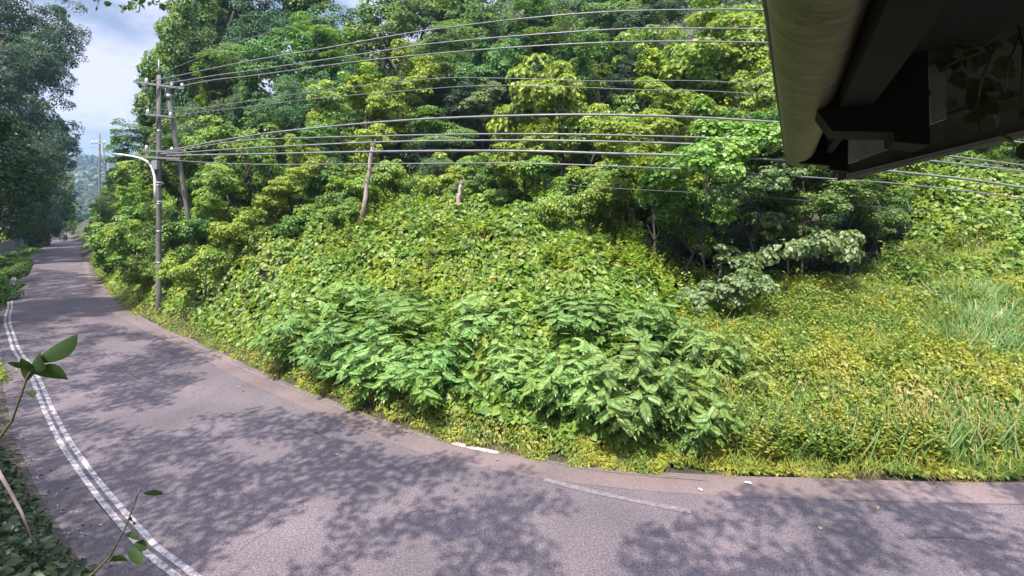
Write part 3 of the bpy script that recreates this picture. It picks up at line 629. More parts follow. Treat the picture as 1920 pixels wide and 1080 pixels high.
# weeds on the right
X, Y, s = along_road(330000, .02, 8.2, 1180, 2100)
u = 960 + 960 * X / Y; m = fbm(X * .3, Y * .3, 51)
k = (s > .7 * (fbm(X * 2.2, Y * 2.2, 78) - .42)) & ((u > 1300 + 160 * (m - .5)) | (s < .9)) & (s < np.where(u > 1640, 5.4, 7.8) + (m - .5) * 2)
cover('weed_cover', X[k], Y[k], s[k], M['weed'], 'rhomb', .08, .42, 'dense yellow green weeds on the bank at the right', 'weeds', edge=2.0, hs=1.0, rnd=.75, ledge=-.05, fine=.6)
# low weeds along the whole road edge
X, Y, s = along_road(70000, -.08, 1.0, -400, 1400)
m = vnoise(X * 1.3, Y * 1.3, 77); e_ = fbm(X * 2.2, Y * 2.2, 78); k = (s > .75 * (e_ - .42)) & (rng.random(len(X)) < .55 + .45 * m)
cover('verge_weeds', X[k], Y[k], s[k], M['weed'], 'rhomb', .085, .22, 'strip of low yellowish weeds along the far edge of the road', 'weeds', edge=1.2, hs=.7, rnd=.8, ledge=-.2)
def blades(name, X, Y, s, mat, hgt, label, cat, lean=.35, zoff=None, wid=1.0):
    n = len(X); z = terrain(X, Y, s) + (0 if zoff is None else zoff); P = np.stack([X, Y, z], 1)
    A = unit(np.array([0, -.05, 1.0]) + rng.normal(size=(n, 3)) * lean * np.array([1, 1, .2])); N = unit(np.stack([rng.normal(size=n), -np.abs(rng.normal(size=n)) - .2, np.full(n, .3)], 1))
    V, F = leaves_VF(P, N, A, hgt * rng.uniform(.6, 1.25, n), 'blade')
    return tag(link(name, mesh_np(name, V, F, mat)), label, cat, kind='stuff')
X, Y, s = scatter(7500, 1290, 2100, 9.3, 19, .4, 7.6)
k = rng.random(len(X)) < .55 + .45 * (fbm(X * .6, Y * .6, 12) > .5)
blades('weed_stalks', X[k], Y[k], s[k], M['drygrass'], .5, 'dry straw coloured stalks standing among the weeds at the right', 'grass', lean=.22, zoff=cover_h(X[k], Y[k]) * .6)
X, Y, s = scatter(12000, 1300, 2100, 9.3, 19, .25, 7.6)
blades('green_blades', X, Y, s, M['reed'], .75, 'green grass blades standing among the weeds at the right', 'grass', lean=.3, zoff=.2)
# tall reed grass, right edge
X, Y, s = scatter(30000, 1775, 2050, 11.5, 17, 2.4, 5.4)
k = rng.random(len(X)) < np.clip(2.6 * (fbm(X * 1.3, Y * 1.3, 31) - .28), 0, 1)
blades('reed_patch', X[k], Y[k], s[k], M['reed'], 1.05, 'patch of tall fresh green reed grass at the right edge', 'grass', lean=.3)
# camera side: shaded bank plants
n = 110000; X = rng.uniform(-16, -1.0, n); Y = rng.uniform(-1, 17, n); s = sdist(X, Y); c = -s - ROADW
m = vnoise(X * .9, Y * .9, 5); k = (c > .72 + .4 * m) & (c < 7) & (np.hypot(X, Y) > 1.9); X, Y, s = X[k], Y[k], s[k]
nn = len(X); z = terrain(X, Y, s) + (.05 + .42 * fbm(X * 1.1, Y * 1.1, 8)) * np.clip((-s - ROADW - .7) / .5, .1, 1) - rng.random(nn) * .25
P = np.stack([X, Y, z], 1); k = P[:, 2] < CAM_H - 1.4 * 1; P = P[k]; nn = len(P)
tag(link('bank_plants', leaf_mesh('bank_plants', P, unit(rng.normal(size=(nn, 3)) * .6 + np.array([.2, .2, .9])), rng.normal(size=(nn, 3)) + np.array([.3, .3, -.2]), .13 * rng.uniform(.5, 1.3, nn), 'rhomb', M['shade'])), 'dark shaded leaves on the near bank at the lower left corner', 'weeds', kind='stuff')
# verge on the left, far
X, Y, s = scatter(90000, -300, 200, 15, 150, -ROADW - 9, -ROADW - .35)
k = rng.random(len(X)) < np.clip(Y / 30, .4, 1)
X, Y, s = X[k], Y[k], s[k]; nn = len(X); z = terrain(X, Y, s) + rng.random(nn) * .35
P = np.stack([X, Y, z], 1); sz = .12 * np.clip(Y / 22, 1, 4) * rng.uniform(.6, 1.3, nn)
tag(link('left_verge', leaf_mesh('left_verge', P, unit(rng.normal(size=(nn, 3)) * .6 + np.array([0, 0, .9])), rng.normal(size=(nn, 3)) + np.array([0, -.3, .4]), sz, 'rhomb', M['weed'])), 'yellow green grass strip along the left side of the far road', 'grass', kind='stuff')
# litter: stones, dry leaves on the near shoulder
n = 2600; i = rng.integers(jl, len(RC) - 60, n); off = -ROADW - .6 - np.abs(rng.normal(size=n)) * .3
P = np.column_stack([RC[i] + RN[i] * off[:, None] + rng.normal(size=(n, 2)) * .12, np.full(n, .03)]); s_ = sdist(P[:, 0], P[:, 1]); P = P[s_ < -ROADW - .4]; P[:, 2] = terrain(P[:, 0], P[:, 1]) + .02; n = len(P)
M['stone'] = leafmat('gravel', [(0, G(.07, .06, .05)), (.6, G(.16, .14, .13)), (1, G(.42, .38, .36))], trans=.0, rough=.9)
oc = np.array([(1, 0, 0), (-1, 0, 0), (0, 1, 0), (0, -1, 0), (0, 0, .7), (0, 0, -.7)], float); of = np.array([(0, 2, 4), (2, 1, 4), (1, 3, 4), (3, 0, 4), (2, 0, 5), (1, 2, 5), (3, 1, 5), (0, 3, 5)])
V = (oc[None] * (rng.uniform(.008, .035, (n, 1, 1)) * rng.uniform(.6, 1.3, (n, 6, 1))) + P[:, None]).reshape(-1, 3); F = (of[None] + (np.arange(n) * 6)[:, None, None]).reshape(-1, 3)
tag(link('gravel', mesh_np('gravel', V, F, M['stone'])), 'loose stones and debris along the near shoulder of the road', 'gravel', kind='stuff')
# pinnate shrubs in front of the bank
def shrub_meshes(seed, H=2.0, R=1.35, nst=22, mat=None):
    r = np.random.default_rng(seed); st = []; P = []; N = []; A = []; S = []
    for k in range(nst):
        th = k * 2.39996 + r.normal() * .3; sp = R * math.sqrt((k + .5) / nst); tip = np.array([math.cos(th) * sp, math.sin(th) * sp, H * (1 - .45 * (sp / R) ** 2) * r.uniform(.8, 1.08)])
        b = np.array([r.normal() * .12, r.normal() * .12, -.15]); midp = b * .5 + tip * .5 + np.array([tip[0] * -.12, tip[1] * -.12, .15]); pts = [b, b * .7 + midp * .3, midp, midp * .4 + tip * .6, tip]
        st.append(tube(pts, [.022, .018, .014, .01, .005], 5, cap=False))
        for j in range(20):
            t = .2 + .8 * j / 19; p = pts[1] * (1 - t) ** 2 + 2 * midp * t * (1 - t) + tip * t * t; a = j * 2.39996 + r.normal() * .3
            el = r.uniform(-.35, .75) + (.5 if j > 13 else 0); d = np.array([math.cos(a) * math.cos(el), math.sin(a) * math.cos(el), math.sin(el)]) + unit(np.array([tip[0], tip[1], 0.01])) * .35
            P.append(p); A.append(d); N.append(np.array([0, 0, 1.0]) + unit(np.array([tip[0], tip[1], .01])) * .3 + r.normal(size=3) * .15); S.append(r.uniform(.26, .42))
    lf = leaf_mesh('foliage', np.array(P), np.array(N), np.array(A), np.array(S), 'pinnate', mat or M['sumac']); V, F = merge(*st)
    return lf, mesh_py('stem', V, F, M['stem'], True)
SH = [shrub_meshes(i) for i in range(4)]
def shrub(u, Y, h, w, label, i, ds=None):
    Xc = (u - 960) / 960 * Y; zb = float(terrain(np.array([Xc]), np.array([Y]))[0]) - .05
    root = empty('leafy_shrub', (Xc, Y, zb), i * 1.3); a = link('foliage', SH[i % 4][0], root); b = link('stem', SH[i % 4][1], root)
    for o in (a, b): o.scale = (w / 2.7, w / 2.7, h / 2.0)
    tag(root, label, 'shrub', 'feathery leaved shrubs along the foot of the bank')
for i, (u, Y, h, w, lb) in enumerate([
    (1190, 11.2, 2.1, 2.6, 'tall feathery leaved shrub overhanging the road edge right of centre'),
    (1285, 10.9, 1.7, 1.9, 'feathery leaved shrub touching the road at the grass boundary, casting shade on the asphalt'),
    (1080, 11.7, 1.8, 2.3, 'feathery leaved shrub just left of the tall overhanging one'),
    (1335, 12.2, 1.8, 2.2, 'feathery leaved shrub standing at the left border of the yellow weeds'),
    (955, 12.6, 1.3, 1.9, 'smaller feathery leaved shrub beside the reddish dry patch'),
    (820, 12.9, 1.7, 2.4, 'feathery leaved shrub above the bright piece of white line'),
    (720, 13.7, 1.8, 2.5, 'wide feathery leaved shrub left of centre over the dark gap'),
    (635, 15.0, 1.9, 2.5, 'feathery leaved shrub second from the left end of the row'),
    (555, 16.4, 1.8, 2.4, 'leftmost feathery leaved shrub of the row by the road'),
    (1210, 13.2, 1.6, 2.6, 'feathery leaved shrub behind the tall overhanging one'),
    (1080, 13.7, 1.4, 2.4, 'blue green feathery shrub up the bank in the centre'),
    (760, 15.3, 1.5, 2.8, 'blue green feathery shrub higher on the bank left of centre'),
    (660, 16.8, 1.5, 2.6, 'feathery shrub highest on the bank toward the left'),
    (900, 14.2, 1.3, 2.5, 'feathery shrub up the bank behind the reddish dry patch'),
    (1010, 12.1, 1.1, 1.8, 'low feathery shrub between the reddish dry patch and the centre')]):
    shrub(u, Y - (.45 if Y < 17 else 0), h * 1.08, w * 1.08, lb, i)

# leafy stalks standing in the weeds
def stalks(name, X, Y, s, hlo, hhi, nl, lsz, mat, label, zoff=.25):
    n = len(X); H = rng.uniform(hlo, hhi, n); z = terrain(X, Y, s) + zoff; lean = rng.normal(size=(n, 2)) * .14
    t = np.tile(np.linspace(.1, 1, nl), n); i = np.repeat(np.arange(n), nl); a = np.tile(np.arange(nl) * 2.4, n) + rng.random(n)[i] * 6
    P = np.stack([X[i] + lean[i, 0] * t * H[i], Y[i] + lean[i, 1] * t * H[i], z[i] + t * H[i]], 1)
    A = np.stack([np.cos(a), np.sin(a), .55 + .2 * rng.normal(size=len(a))], 1); N = np.stack([-np.cos(a) * .5, -np.sin(a) * .5, np.ones(len(a))], 1) + rng.normal(size=(len(a), 3)) * .25
    return tag(link(name, leaf_mesh(name, P, N, A, lsz * (1.15 - .5 * t) * rng.uniform(.7, 1.3, len(a)), 'rhomb', mat)), label, 'weeds', kind='stuff')
X, Y, s = along_road(15000, .2, 7.6, 1290, 2100); k = rng.random(len(X)) < .25 + .75 * (fbm(X * .5, Y * .5, 15) > .48)
stalks('tall_weeds', X[k], Y[k], s[k], .3, .85, 15, .12, M['weed'], 'leafy upright weeds standing above the ground cover at the right')
X, Y, s = along_road(600, 4.5, 7.6, 1330, 1800)
stalks('hollow_edge_weeds', X, Y, s, .6, 1.1, 12, .24, M['reed'], 'long leaved weeds standing at the edge of the lower dark hollow', .2)
X, Y, s = along_road(2600, .8, 9, -300, 1350); k = fbm(X * .4, Y * .4, 18) > .52
stalks('bank_sprouts', X[k], Y[k], s[k], .3, .75, 12, .17, M['yellow'], 'scattered yellow green sprouts rising from the vine blanket', .75)
# brown withered leaves in patches
X, Y, s = along_road(26000, .3, 9, -200, 2000); u = 960 + 960 * X / Y; v = 400 + 960 * (5 - terrain(X, Y, s)) / Y
dd = fbm(X * .7, Y * .7, 66) ; k = (dd > .66) | (((u - 905) / 40) ** 2 + ((s - 2.6) / 1.8) ** 2 < 1) & (rng.random(len(X)) < .8)
cover('withered_leaves', X[k], Y[k], s[k], M['drygrass'], 'broad', .11, .10, 'patches of withered brown leaves among the green cover', 'dead leaves', ledge=-.1)
# base of the near bank and fallen leaves
nn_ = len(RC) - jl; C = RC[jl:]; N_ = RN[jl:]; V = []
for k_, (o_, dz) in enumerate([(-.70, .012), (-.95, .05), (-1.2, .10), (-1.6, .10), (-2.2, .06)]):
    dWs = (ROADW - np.interp(C[:, 1], WY, WW))[:, None]; Pq = C + N_ * (-ROADW + dWs + o_ + (vnoise(np.arange(nn_) * .6, np.full(nn_, k_ * 3.1)) - .5)[:, None] * (.12 if k_ else .05)); V.append(np.column_stack([Pq, np.maximum(terrain(Pq[:, 0], Pq[:, 1]), 0) + dz]))
V = np.concatenate(V); I = np.arange(nn_ * 5).reshape(5, nn_); F = np.stack([I[1:, :-1], I[:-1, :-1], I[:-1, 1:], I[1:, 1:]], -1).reshape(-1, 4)
tag(link('verge_soil', mesh_np('verge_soil', V, F, solid('verge_soil', G(.02, .018, .012), G(.085, .07, .055), 7, 1.0, bump=.5), True)), kind='structure')
n = 1500; i = rng.integers(0, len(RC), n); near = np.hypot(*RC[i].T) < 45; i = i[near]; n = len(i)
off = np.where(rng.random(n) < .55, -rng.random(n) ** 2 * 1.6, -ROADW + .2 - rng.random(n) * 1.0); P = RC[i] + RN[i] * off[:, None] + rng.normal(size=(n, 2)) * .3
s_ = sdist(P[:, 0], P[:, 1]); P = P[(s_ < -.02)]; n = len(P); P = np.column_stack([P, np.full(n, .03)])
M['litter_leaf'] = leafmat('fallen_leaf', [(0, G(.10, .06, .03)), (.6, G(.22, .16, .07)), (1, G(.36, .33, .2))], trans=.0, rough=.8)
tag(link('leaf_litter', leaf_mesh('leaf_litter', P, np.array([0, 0, 1.]) + rng.normal(size=(n, 3)) * .2, rng.normal(size=(n, 3)), rng.uniform(.03, .08, n), 'broad', M['litter_leaf'])), 'small fallen leaves lying along both edges of the road', 'leaf litter', kind='stuff')

X, Y, s = along_road(90000, .1, 7.8, 1290, 2100); k = rng.random(len(X)) < .3 + .7 * vnoise(X * 1.1, Y * 1.1, 19); X, Y, s = X[k], Y[k], s[k]
blades('weed_blades', X, Y, s, M['weed'], .36, 'fine grassy weeds growing through the leafy cover at the right', 'grass', lean=.38, zoff=cover_h(X, Y) * .8 * np.clip(s / 2, .1, 1))

X, Y, s = along_road(16000, -.12, .9, -300, 2100); k = fbm(X * 1.5, Y * 1.5, 23) > .46; X, Y, s = X[k], Y[k], s[k]
blades('verge_straw', X, Y, s, M['drygrass'], .2, 'short dry straw grass spilling over the far edge of the road', 'grass', lean=.8)
# ------------------------------------------------------------ utility poles, lamp, posts
PB = (-16.9, 24.5); pz = float(terrain(np.array([PB[0]]), np.array([PB[1]]))[0])
def along(a, b, n): return [np.array(a) + (np.array(b) - np.array(a)) * i / n for i in range(n + 1)]
def make_pole(root, base_z, top_z, r0, r1, arms):
    V, F = tube(along((0, 0, -1.2), (0, 0, top_z - base_z), 6), [r0 + (r1 - r0) * i / 6 for i in range(7)], 16); link('shaft', mesh_py('shaft', V, F, M['concrete'], True), root)
    V, F = tube(along((0, 0, top_z - base_z), (0, 0, top_z - base_z + .75), 1), .03, 8); link('top_spike', mesh_py('top_spike', V, F, M['steel'], True), root)
    for (zz, half, ins) in arms:
        d = np.array([.75, .66, 0]); ax = [d, np.array([-d[1], d[0], 0]), np.array([0, 0, 1])]
        c = np.array([0, 0, zz - base_z]) + ax[1] * -.17
        a = link('crossarm', mesh_py('crossarm', *box(c, (half * 2, .09, .09), ax), M['steel']), root)
        for t in ins:
            p = c + d * t; parts = [tube([p + np.array([0, 0, h]) for h in (0.04, .08, .12, .16, .20, .24)], [.03, .075, .045, .075, .05, .03], 10)]
            link('insulator', mesh_py('insulator', *merge(*parts), M['porcelain'], True), a)
top = 11.6
pole = empty('utility_pole', (PB[0], PB[1], pz)); tag(pole, 'tall concrete utility pole with crossarms standing beside the road bend', 'utility pole')
make_pole(pole, pz, top, .135, .09, [(11.1, 1.0, (-.92, -.5, .5, .92)), (9.65, .55, (-.45, .45)), (7.95, .65, (-.5, .5)), (7.65, .8, ())])
tr_ = merge(tube([(-.22, -.25, 8.3 - pz), (-.22, -.25, 8.55 - pz), (-.22, -.25, 8.65 - pz)], [.1, .1, .05], 12), box((-.1, -.12, 8.35 - pz), (.25, .06, .06)))
link('junction_box', mesh_py('junction_box', *merge(box((.0, -.24, 7.3 - pz), (.26, .2, .42))), M['steel']), pole)
link('cable_closure', mesh_py('cable_closure', *tube([(.3, -.3, 7.78 - pz), (.34, -.32, 7.78 - pz), (.9, -.6, 7.76 - pz), (.95, -.62, 7.76 - pz)], [.03, .075, .075, .03], 12), M['cable_dark'], True), pole)
bl = [tube([(0.13, 0, h), (.26, -.02, h)], .012, 5) for h in np.arange(2.6, 8.5, .45)] + [tube([(-0.13, 0, h + .22), (-.26, -.02, h + .22)], .012, 5) for h in np.arange(2.6, 8.5, .45)]
[link('climbing_step', mesh_py('climbing_step', *q, M['steel'], True), pole) for q in bl]
bands = [tube([(0, 0, h), (0, 0, h + .07)], [.138 - (h * .0036)] * 2, 16) for h in (2.4, 3.9, 5.2, 6.1, 7.4, 8.7)]
[link('band', mesh_py('band', *q, M['steel'], True), pole) for q in bands]
# leaning strut pole
a = px(313, 165, 24.7); b = px(357, 428, 25.4); b2 = b + (b - a) * .12
st = empty('strut_pole', tuple(b2)); tag(st, 'leaning grey strut pole bracing the concrete utility pole', 'strut pole')
V, F = tube(along(b2 - b2, a - b2, 5), [.115, .11, .105, .10, .095, .09], 14); link('shaft', mesh_py('shaft', V, F, M['concrete'], True), st)
e = unit(a - b); link('clamp', mesh_py('clamp', *tube([a - b2 - e * .5, a - b2 - e * .3], .14, 14), M['steel'], True), st)
# street lamp on the pole
lamp = empty('street_lamp', (PB[0], PB[1], pz + 4.2)); tag(lamp, 'white curved street lamp arm fixed to the concrete pole over the road', 'street lamp')
L0 = np.array([PB[0], PB[1], pz + 4.2]); Yl = 24.2
pts = [px(u, v, Yl) - L0 for u, v in [(291, 378), (291, 352), (290, 332), (285, 314), (275, 302), (262, 296), (248, 293), (234, 291)]]
link('arm', mesh_py('arm', *tube(pts, [.06, .058, .055, .052, .05, .048, .045, .042], 12), M['white'], True), lamp)
h0 = pts[-1]; hv = unit(pts[-1] - pts[-2])
V, F = tube([h0 - hv * .02, h0 + hv * .06, h0 + hv * .3, h0 + hv * .55, h0 + hv * .66], [.045, .085, .11, .09, .03], 12); V = [np.array([v[0], v[1], h0[2] + (v[2] - h0[2]) * .6]) for v in V]
link('lamp_head', mesh_py('lamp_head', V, F, M['white'], True), lamp)
V, F = tube([h0 + hv * .12 - (0, 0, .05), h0 + hv * .3 - (0, 0, .07), h0 + hv * .5 - (0, 0, .05)], [.04, .08, .03], 10); link('lens', mesh_py('lens', V, F, M['porcelain'], True), lamp)
for t in (pts[0], pts[1] * .5 + pts[2] * .5): link('bracket', mesh_py('bracket', *tube([t, t + np.array([.28, .15, 0])], .03, 8), M['steel'], True), lamp)
# distant pole pair
for u, vb, vt, Y, lb, ln in [(187, 325, 250, 108, 'distant utility pole with a crossarm against the sky', 0), (193, 322, 268, 110, 'distant leaning strut pole beside the far utility pole', 9)]:
    p0 = px(u + ln * 1.6, vb + 95, Y); p1 = px(u, vt, Y); r = empty('utility_pole' if not ln else 'strut_pole', tuple(p0)); tag(r, lb, 'utility pole' if not ln else 'strut pole')
    link('shaft', mesh_py('shaft', *tube(along(p0 - p0, p1 - p0, 3), [.2, .19, .17, .15], 10), M['concrete'], True), r)
    if not ln:
        for vv, x0, x1 in ((270, 173, 199), (277, 174, 190)): link('crossarm', mesh_py('crossarm', *box((px((x0 + x1) / 2, vv, Y) - p0 - (0, .3, 0)), ((x1 - x0) / 960 * Y, .15, .15)), M['steel']), r)
        for xx in (174, 181, 196): link('insulator', mesh_py('insulator', *tube([px(xx, 269, Y - .3) - p0, px(xx, 264, Y - .3) - p0], .14, 8), M['porcelain'], True), r)
# broken wooden posts
for (ub, vb, ut, vt, Y, r0, lb) in [(683, 382, 700, 262, 20.5, .088, 'leaning weathered wooden post with broken tip on the vine bank'), (858, 384, 865, 342, 20.5, .095, 'short broken wooden stump poking out of the vine leaves')]:
    p0 = px(ub, vb, Y); p1 = px(ut, vt, Y); d = unit(p1 - p0); r = empty('wooden_post', tuple(p0))
    n = 9; ps = [p0 - p0 - d * .9] + [(p1 - p0) * i / n + np.array([.02 * math.sin(i * 1.7), 0, 0]) for i in range(n)]
    rr = [r0 * 1.05] + [r0 * (1 - .25 * i / n) * (1 + .06 * math.sin(i * 2.3)) for i in range(n)]
    link('shaft', mesh_py('shaft', *tube(ps, rr, 9), M['wood'], True), r)
    sp = [tube([ps[-1] + np.array([dx, dy, -.05]), ps[-1] + np.array([dx * 1.1, dy, 0]) + d * L], [.035, .006], 5) for dx, dy, L in ((-.05, 0, .22), (.04, .02, .34), (0, -.04, .16))]
    link('splintered_tip', mesh_py('splintered_tip', *merge(*sp), M['wood'], True), r)
    tag(r, lb, 'post')
# bare broken limb
r = empty('broken_branch', tuple(px(1300, 340, 17))); o0 = px(1300, 340, 17)
limb = merge(tube([px(1283, 312, 17.1) - o0, px(1292, 325, 17) - o0, px(1304, 343, 17) - o0], [.03, .05, .04], 7), tube([px(1285, 352, 16.9) - o0, px(1280, 338, 17) - o0, px(1287, 330, 17.1) - o0], [.035, .03, .02], 7))
link('wood', mesh_py('wood', *limb, M['wood'], True), r); tag(r, 'bare pale broken branch hanging in the leaves above the lower hollow', 'branch')
# ------------------------------------------------------------ power lines
def Yw(u):
    k = [(300, 24.5), (480, 20.0), (700, 17.0), (960, 14.8), (1200, 14.2), (1440, 14.3), (1700, 15.0), (1920, 16.2), (2300, 19.5)]
    xs = [a for a, _ in k]; ys = [b for _, b in k]; i = 0
    return float(np.interp(u, xs, ys))
W = [
 ('cable', .014, [(302, 137), (400, 98), (480, 68), (600, 34), (740, 5), (900, -28), (1200, -60)], 'thin topmost power line running out of the top edge left of centre'),
 ('cable', .026, [(286, 152), (400, 128), (480, 112), (600, 92), (720, 70), (800, 57), (960, 37), (1140, 22), (1320, 18), (1440, 19), (1700, 30), (2300, 110)], 'highest full width power line, running just below the top edge'),
 ('cable', .026, [(304, 158), (400, 142), (480, 131), (700, 98), (800, 83), (960, 68), (1150, 55), (1250, 53), (1440, 55), (1700, 66), (2300, 140)], 'second power line from the top of the upper three'),
 ('cable', .026, [(328, 164), (400, 150), (480, 141), (700, 112), (960, 89), (1200, 78), (1440, 80), (1700, 90), (2300, 160)], 'third power line from the top, lowest of the upper three'),
 ('cable', .013, [(305, 212), (450, 192), (585, 172), (730, 155), (840, 146), (960, 147), (1130, 152), (1440, 158), (2300, 230)], 'thin line crossing the dark gap of the upper wood'),
 ('cable', .013, [(305, 218), (450, 202), (590, 185), (740, 172), (930, 160), (1200, 168), (1440, 178), (2300, 250)], 'thinner line just under the one crossing the dark gap'),
 ('cable', .042, [(312, 283), (400, 266), (500, 250), (600, 239), (700, 230), (820, 222), (960, 217), (1100, 215), (1280, 219), (1440, 228), (1700, 246), (1920, 268), (2300, 320)], 'thick bundled cable, uppermost of the lower group'),
 ('cable', .031, [(312, 286), (400, 271), (480, 262), (700, 255), (960, 251), (1180, 254), (1440, 263), (1700, 284), (1920, 310), (2300, 360)], 'wavy cable second in the lower group, touching the wooden post tip'),
 ('cable', .036, [(312, 288), (400, 282), (480, 277), (720, 266), (960, 263), (1130, 265), (1300, 270), (1440, 276), (1700, 297), (1920, 322), (2300, 370)], 'smooth cable third in the lower group, in front of the wooden post'),
 ('cable', .047, [(312, 292), (400, 290), (480, 289), (720, 284), (960, 283), (1150, 288), (1300, 292), (1440, 299), (1560, 310), (1700, 324), (1820, 337), (1920, 352), (2300, 410)], 'thickest pale grey cable in the middle of the lower group'),
 ('cable', .024, [(312, 300), (480, 308), (720, 307), (960, 306), (1110, 310), (1300, 318), (1440, 327), (1600, 338), (1700, 346), (1920, 372), (2300, 430)], 'thin cable next to the bottom of the lower group'),
 ('cable_dark', .013, [(1060, 346), (1130, 352), (1300, 361), (1450, 371), (1620, 386), (1800, 400)], 'lowest thin dark wire across the lower dark hollow'),
 ('cable', .013, [(1560, 268), (1700, 285), (1800, 299), (1920, 320), (2300, 380)], 'thin wire under the roof board at the right edge'),
]
for mt, r0, pts, lb in W:
    us = np.arange(pts[0][0], pts[-1][0] + 1, 24.0); C = catmull(np.array(pts, float), 12); C = C[np.argsort(C[:, 0])]
    vs = np.interp(us, C[:, 0], C[:, 1])
    ys = np.array([Yw(x) for x in us]); ys = np.convolve(np.pad(ys, 4, 'edge'), np.ones(9) / 9, 'valid')
    P = [px(a_, b_, c_) for a_, b_, c_ in zip(us, vs, ys)]
    o0 = P[0]; V, F = tube([p - o0 for p in P], r0 * .8, 6)
    o = link('power_line', mesh_py('power_line', V, F, M[mt], True), loc=tuple(o0)); tag(o, lb, 'cable', 'power lines crossing the hillside')
# ------------------------------------------------------------ roadside fence, left
M['fence'] = solid('fence_grey', G(.16, .17, .19), G(.25, .26, .29), 3, .7)
fr = empty('mesh_fence', (-47, 50, 0)); tag(fr, 'grey roadside fence with vertical bars at the left of the far road', 'fence')
Cf = np.array([((u_ - 960) / 960 * Y_, Y_) for u_, Y_ in [(-40, 40), (-12, 46), (10, 52), (38, 62), (62, 75), (88, 95), (108, 118), (122, 140)]], float); Cs = catmull(Cf, 2.0)
bars = []; posts = []
for i, p in enumerate(Cs):
    z0 = float(terrain(np.array([p[0]]), np.array([p[1]]))[0]); pp = np.array([p[0] + 47, p[1] - 50, z0 + .45])
    link('fence_post', mesh_py('fence_post', *box(pp + (0, 0, .8), (.12, .12, 1.9)), M['fence']), fr) if i < 60 else None
    posts.append(pp)
for h in (.35, 1.7):
    link('rail', mesh_py('rail', *tube([q + (0, 0, h) for q in posts], .035, 4), M['fence']), fr)
for a_, b_ in zip(posts[:-1], posts[1:]):
    for t in np.linspace(0.08, .92, 7): q = a_ + (b_ - a_) * t; bars.append(box(q + np.array([0, 0, 1.02]), (.04, .04, 1.35)))
link('bars', mesh_py('bars', *merge(*bars), M['fence']), fr)
# ------------------------------------------------------------ roof eave, upper right
hd = math.radians(28.7); Dv = np.array([math.sin(hd), math.cos(hd), 0]); Nv = np.array([math.cos(hd), -math.sin(hd), 0]); Zv = np.array([0, 0, 1.0])
def ev(a, t, z): return np.array([0, 0, CAM_H]) + Nv * a + Dv * t + Zv * z
def evpx(u, v, t):            # point on the ray of a pixel at distance t along the eave
    d = np.array([(u - 960) / 960, 1, (HOR - v) / 960]); k = t / (d @ Dv); return np.array([0, 0, CAM_H]) + d * k
m, t_, n_, l_, o_ = newmat('gutter_metal'); p_ = n_.new('ShaderNodeBsdfPrincipled'); p_.inputs['Roughness'].default_value = .42; p_.inputs['Specular IOR Level'].default_value = .5
tc_ = n_.new('ShaderNodeTexCoord'); mp_ = n_.new('ShaderNodeMapping'); mp_.inputs['Rotation'].default_value = (0, 0, hd); mp_.inputs['Scale'].default_value = (.8, 2.0, .8)
nz_ = n_.new('ShaderNodeTexNoise'); nz_.inputs['Scale'].default_value = 13; nz_.inputs['Detail'].default_value = 9; nz_.inputs['Roughness'].default_value = .78; nz_.inputs['Distortion'].default_value = .6
l_.new(tc_.outputs['Object'], mp_.inputs[0]); l_.new(mp_.outputs[0], nz_.inputs['Vector']); r_ = ramp(n_, [(.38, G(.035, .026, .018)), (.47, G(.105, .073, .045)), (.54, G(.15, .108, .068)), (.60, G(.21, .155, .10)), (.70, G(.42, .34, .25))]); l_.new(nz_.outputs['Fac'], r_.inputs[0])
l_.new(r_.outputs[0], p_.inputs['Base Color']); bb_ = n_.new('ShaderNodeBump'); bb_.inputs['Strength'].default_value = .35; bb_.inputs['Distance'].default_value = .004; l_.new(nz_.outputs['Fac'], bb_.inputs['Height']); l_.new(bb_.outputs[0], p_.inputs['Normal']); l_.new(p_.outputs[0], o_.inputs[0]); M['gutter'] = m
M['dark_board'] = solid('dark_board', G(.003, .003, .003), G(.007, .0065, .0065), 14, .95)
M['roof_steel'] = solid('roof_sheet', G(.05, .05, .052), G(.09, .088, .088), 10, .6)
M['grey_board'] = solid('grey_board', G(.28, .275, .27), G(.40, .39, .385), 8, .8)
M['olive_board'] = solid('olive_board', G(.085, .083, .066), G(.14, .134, .105), 8, .7)
eave = empty('roof_eave', tuple(ev(0, 1, 0))); E0 = ev(0, 1, 0); tag(eave, 'dark roof eave with a stained round gutter hanging over the upper right corner', 'roof')
def epart(nm, V, F, mt, smooth=False, parent=None): return link(nm, mesh_py(nm, [np.array(v) - E0 for v in V], F, M[mt], smooth), parent or eave)
# gutter : half round trough, underside towards the camera
ga, gr, gz = .035, .070, .333
T1 = 3.35
def gutter_sec(t):
    return [ev(ga - gr * math.cos(th), t, gz - gr * math.sin(th)) for th in np.linspace(-.12, math.pi + .12, 25)] + [ev(ga - (gr - .006) * math.cos(th), t, gz - (gr - .006) * math.sin(th)) for th in np.linspace(math.pi + .12, -.12, 25)]
ts = [-1.2, -.3, 0, .3, .7, 1.2, 1.8, 2.4, T1]; V = []; F = []
for t in ts: V += gutter_sec(t)
n = 50
for i in range(len(ts) - 1):
    for k in range(n): F.append((i * n + k, i * n + (k + 1) % n, (i + 1) * n + (k + 1) % n, (i + 1) * n + k))
gut = epart('gutter', V, F, 'gutter', True)
epart('gutter_end_cap', *prism([ev(ga - gr * 1.03 * math.cos(th), T1, gz - gr * 1.03 * math.sin(th)) for th in np.linspace(-.12, math.pi + .12, 20)], Dv * .012), 'roof_steel', parent=gut)
epart('gutter_lip', *tube([ev(ga - gr * 1.0, t, gz + .012) for t in (-1.2, 1, T1)], .008, 8), 'roof_steel', True, parent=gut)
